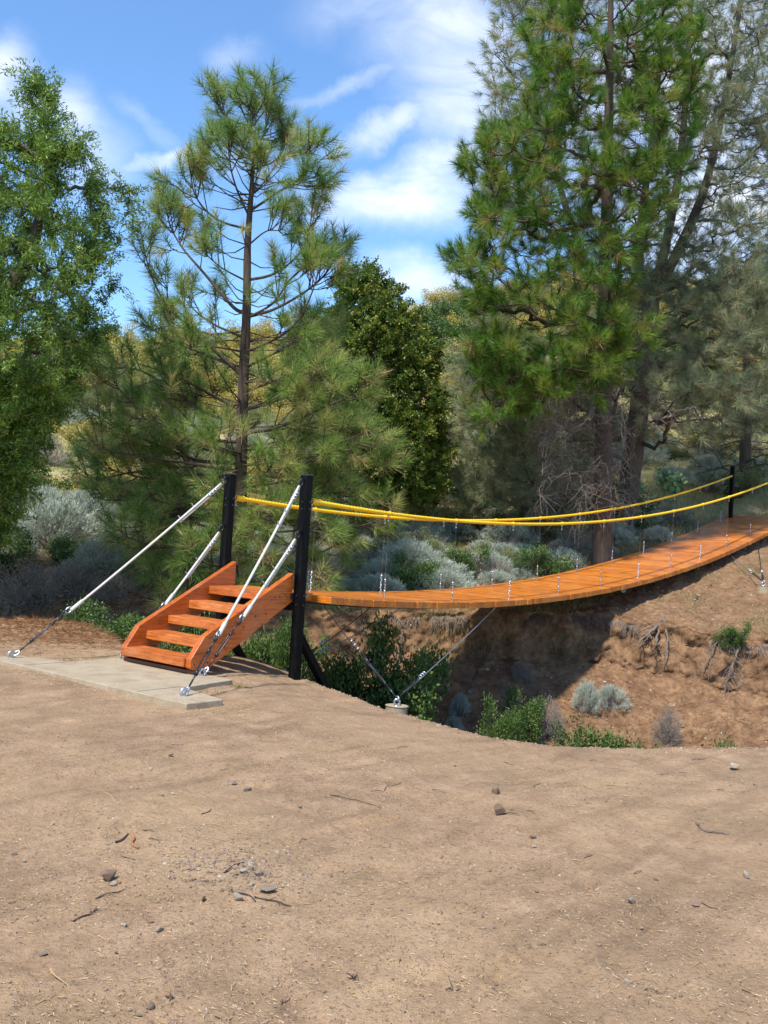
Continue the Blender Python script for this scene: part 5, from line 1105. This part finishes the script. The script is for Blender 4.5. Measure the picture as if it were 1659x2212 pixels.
for a, b, m_, r in [(LZ(740, 102), LZ(795, 97), M_ROOT, .004), (LZ(445, 305), LZ(525, 358), M_STRAW, .003), (LZ(620, 473), LZ(668, 480), M_DKTW, .004), (LZ(872, 402), LZ(918, 380), M_DKTW, .005), (LZ(1290, 525), LZ(1325, 512), M_DKTW, .004), (LZ(1605, 303), LZ(1659, 305), M_DKTW, .004), (LZ(955, 215), LZ(985, 203), M_DKTW, .003), (LZ(600, 1125), LZ(680, 1100), M_STRAW, .003), (LZ(700, 582), LZ(830, 572), M_STRAW, .003), (LZ(915, 448), LZ(965, 452), M_STRAW, .003), (LZ(1190, 450), LZ(1197, 408), M_STRAW, .0025), (LZ(1280, 438), LZ(1350, 425), M_STRAW, .003), (LZ(525, 580), LZ(585, 600), M_DKTW, .004), (LZ(640, 510), LZ(718, 518), M_ROOT, .004),
                   (RZ(5, 303), RZ(72, 262), M_DKTW, .0035), (RZ(515, 178), RZ(565, 190), M_DKTW, .004), (RZ(640, 285), RZ(668, 265), M_ROOT, .006), (RZ(890, 168), RZ(922, 170), M_ROOT, .006), (RZ(1178, 228), RZ(1235, 229), M_ROOT, .006), (RZ(965, 276), RZ(1003, 280), M_ROOT, .005), (RZ(1330, 168), RZ(1390, 160), M_ROOT, .007), (RZ(1275, 220), RZ(1310, 222), M_ROOT, .006), (RZ(620, 385), RZ(655, 400), M_DKTW, .004), (RZ(525, 402), RZ(585, 408), M_DKTW, .005), (RZ(1080, 662), RZ(1115, 650), M_ROOT, .005), (RZ(1370, 785), RZ(1440, 812), M_DKTW, .004), (RZ(815, 602), RZ(855, 606), M_STRAW, .005), (RZ(865, 592), RZ(895, 583), M_DKTW, .004), (RZ(545, 628), RZ(570, 640), M_STRAW, .003), (RZ(205, 298), RZ(268, 310), M_DKTW, .0035), (RZ(1305, 548), RZ(1345, 553), M_ROOT, .004), (RZ(1440, 295), RZ(1470, 300), M_ROOT, .005), (RZ(950, 290), RZ(1000, 292), M_STRAW, .004), (RZ(60, 120), RZ(92, 105), M_DKTW, .003), (RZ(1120, 1170), RZ(1210, 1180), M_DKTW, .003), (RZ(675, 963), RZ(700, 970), M_ROOT, .004), (RZ(1545, 1165), RZ(1585, 1185), M_DKTW, .004)]:
    twig(a, b, r, m_, fork=random.choice((0, 0, 1)))
# upright charred stub and small burnt tufts
def tuft(px_, py_, h, n, label):
    h *= .6; P = ground_hit(px_, py_); m = MB(); D = unit(rr_.normal(size=(n, 3))*[.8, .8, .3]+[0, 0, .7]); L_ = h*rr_.uniform(.5, 1.1, n); m.tubes(np.stack([np.zeros((n, 3)), D*L_[:, None]*.5+rr_.normal(size=(n, 3))*.004, D*L_[:, None]], 1), np.array([.0025, .002, .001]), 4, cap=False); o = m.build('burnt_tuft', plain_mat('charred_twig', (.03, .022, .018), .9), None); o.location = Vector([float(a) for a in P]); tag(o, label, 'plant')
tuft(*RZ(303, 1165), .10, 3, 'thin upright dark stem stub at lower middle of the dirt'); tuft(*LZ(1530, 1112), .06, 8, 'small dark spiky tuft near the bottom centre of the dirt'); tuft(*LZ(1228, 1222), .07, 14, 'black burnt tuft at the bottom, left of centre'); tuft(*LZ(735, 1200), .05, 9, 'dark little tuft at the bottom left of the dirt'); tuft(*LZ(970, 1295), .08, 5, 'dark stub at the very bottom edge of the view')

# ---- roots and logs on the far bank
def branchy(name, pts, r0, r1, mat, label, cat, subs=0, v=None, seed=1, sub_len=.3, down=.6, off=.06):
    r = np.random.default_rng(seed); Q = []
    for p in pts:
        h = ground_hit(*p[:2]) if len(p) == 2 else pix(p[0], p[1], p[2]); Q.append(h-np.array([Fh[0], Fh[1], 0])*off)
    P = smooth_path(Q, 7); P = P+r.normal(size=P.shape)*.008; m = MB(); m.tubes(P, np.linspace(r0, r1, len(P)), 8)
    for k in range(subs):
        i = int(r.uniform(.15, .95)*(len(P)-1)); d = unit(r.normal(size=3)*[.6, .6, .4]-[0, 0, down]-np.array([Fh[0], Fh[1], 0])*.15); l = sub_len*r.uniform(.35, 1.1); n = 5; q = np.linspace(0, 1, n)[:, None]; S_ = P[i]+d*l*q+r.normal(size=(n, 3))*.018*l/.3; S_[0] = P[i]; m.tubes(S_, np.linspace(r1*.7, r1*.2, n), 5, cap=False)
    loc = P[0].copy(); o = m.build(name, mat, loc=loc, smooth=True); tag(o, label, cat); return o
branchy('exposed_root', [(1425, 1335), (1405, 1360), (1375, 1385)], .03, .016, M_ROOT, 'pale exposed root forking down left from the bank lip under the bridge shadow', 'root', 16, seed=3, sub_len=.45, off=.15)
branchy('exposed_root', [(1428, 1335), (1412, 1375), (1420, 1400)], .022, .012, M_ROOT, 'pale twisted root hanging straight down, middle one at the bank lip', 'root', 7, seed=4, off=.17); branchy('exposed_root', [(1430, 1335), (1436, 1380), (1428, 1430)], .022, .008, M_ROOT, 'pale root hanging rightmost of three under the lip', 'root', 9, seed=5, off=.17)
branchy('exposed_root', [(1590, 1400), (1575, 1440), (1560, 1490)], .02, .008, M_ROOT, 'pale root bundle hanging below the bright green lip plant', 'root', 44, seed=6, sub_len=.5, off=.14); branchy('exposed_root', [(1545, 1380), (1530, 1410), (1515, 1450)], .012, .006, M_ROOT, 'grey root bundle left of the bundle below the green plant', 'root', 22, seed=7, sub_len=.4, off=.14)
branchy('exposed_root', [(870, 1360), (862, 1400), (850, 1440)], .02, .01, M_ROOT, 'grey root tangle below the deck in the dark bank hollow', 'root', 20, seed=8, sub_len=.35, off=.12); branchy('exposed_root', [(1255, 1465), (1268, 1480), (1280, 1500)], .022, .01, M_ROOT, 'short pale root stub beside the bank sagebrush', 'root', 2, seed=9, off=.1)
branchy('fallen_branch', [(1330, 1170), (1400, 1150), (1450, 1165), (1500, 1190)], .03, .012, M_DKTW, 'dark fallen branch right of the big trunk foot', 'branch', 14, seed=10, down=-.3)
branchy('fallen_branch', [(1090, 1200), (1130, 1235), (1165, 1270)], .035, .02, M_ROOT, 'grey fallen branch slanting down to the deck edge', 'branch', 12, seed=11, down=-.2); branchy('fallen_branch', [(1015, 1165), (1030, 1185), (1060, 1195)], .02, .012, M_ROOT, 'pale forked branch on the slope under the yellow ropes', 'branch', 5, seed=12, down=-.2)
branchy('exposed_root', [(1055, 1400), (1035, 1440), (1010, 1490), (985, 1530)], .02, .01, M_DKTW, 'long dark root slanting down the bank under the bright cable', 'root', 8, seed=13, sub_len=.3); branchy('fallen_branch', [(1060, 1560), (1110, 1520), (1160, 1500)], .025, .010, M_DKTW, 'dark dead branch among bushes at the bank foot', 'branch', 14, seed=14, down=-.4)
branchy('exposed_root', [(1085, 1470), (1098, 1500), (1102, 1530)], .013, .006, M_ROOT, 'thin pale wavy root on the bare bank face', 'root', 3, seed=15); branchy('fallen_branch', [(20, 1330), (30, 1290), (25, 1250)], .015, .008, M_ROOT, 'upright pale dead stick at the far left edge', 'branch', 8, seed=16, down=-.8)
# fine rootlets fringing the bank lip
rl = MB(); n = 1500; u = rr_.uniform(-.3, 7.2, n); k = fbm(u*1.5, u*0, oct=3, seed=81) > -.1; u = u[k]; v = lip_v(u)-.06; z = height(u, v+.15); P = np.stack([C0[0]+Rh[0]*u+Fh[0]*v, C0[1]+Rh[1]*u+Fh[1]*v, z-.02], 1); D = unit(rr_.normal(size=P.shape)*[.35, .35, .2]-[0, 0, 1]-np.array([Fh[0], Fh[1], 0])*.5); P2 = P+D*rr_.uniform(.06, .30, (len(P), 1)); P2[:, :2] -= Fh*.05
rl.tubes(np.stack([P, (P+P2)/2-np.array([Fh[0], Fh[1], 0])*.04, P2], 1), np.array([.005, .004, .002]), 3, cap=False); tag(rl.build('rootlets', M_ROOT), kind='stuff')

# ---- prickly pear
def cactus(px_, py_, wpx, label, seed):
    r = np.random.default_rng(seed); P0 = ground_hit(px_, py_); sc = wpx*1.507/FPX*uv_of(P0)[1]; m = MB(); th = np.linspace(0, 2*math.pi, 13)[:-1]
    def pad(c, up, nr, s_, t):
        up = unit(up); sd = unit(np.cross(nr, up)); nr = np.cross(up, sd); rings = []
        for f, k in ((0, -.5), (.7, -.42), (1, 0), (.7, .42), (0, .5)): rings.append(c[None]+up[None]*(s_*(.5+.5*f*np.sin(th)) if f else np.full(12, s_*.5))[:, None]+sd[None]*(s_*.38*f*np.cos(th))[:, None]+nr[None]*k*s_*.16)
        V = np.concatenate(rings); F = [(i*12+j, i*12+(j+1) % 12, (i+1)*12+(j+1) % 12, (i+1)*12+j) for i in range(4) for j in range(12)]; m.add(V, F, t)
    nodes = []
    for k in range(9):
        c = np.array([r.normal()*.10, r.normal()*.09, -.02]); up = unit(r.normal(size=3)*[.5, .5, .1]+[0, 0, 1]); s_ = .26; pad(c, up, r.normal(size=3), s_, r.uniform(.3, .6)); nodes.append((c+up*s_*.95, up))
    for g_ in range(3):
        new = []
        for c, up in nodes:
            for _ in range(r.integers(1, 3)):
                u2 = unit(up*.6+r.normal(size=3)*.5+[0, 0, .35]); s_ = .24-.03*g_; pad(c, u2, r.normal(size=3), s_, r.uniform(.35, .75)); new.append((c+u2*s_*.93, u2))
        nodes = new[:16]
    o = m.build('prickly_pear', M_CACT, smooth=True); o.scale = (sc,)*3; o.location = Vector([float(a) for a in P0]); tag(o, label, 'cactus')
cactus(1455, 1065, 62, 'pale green prickly pear cactus on the slope left of the far post', 1); cactus(1375, 1060, 34, 'smaller prickly pear cactus just right of the big trunks', 2); cactus(1430, 1040, 40, 'prickly pear cactus clump behind the larger pale one', 3); cactus(1478, 1135, 34, 'shaded prickly pear just above the deck far end', 4)
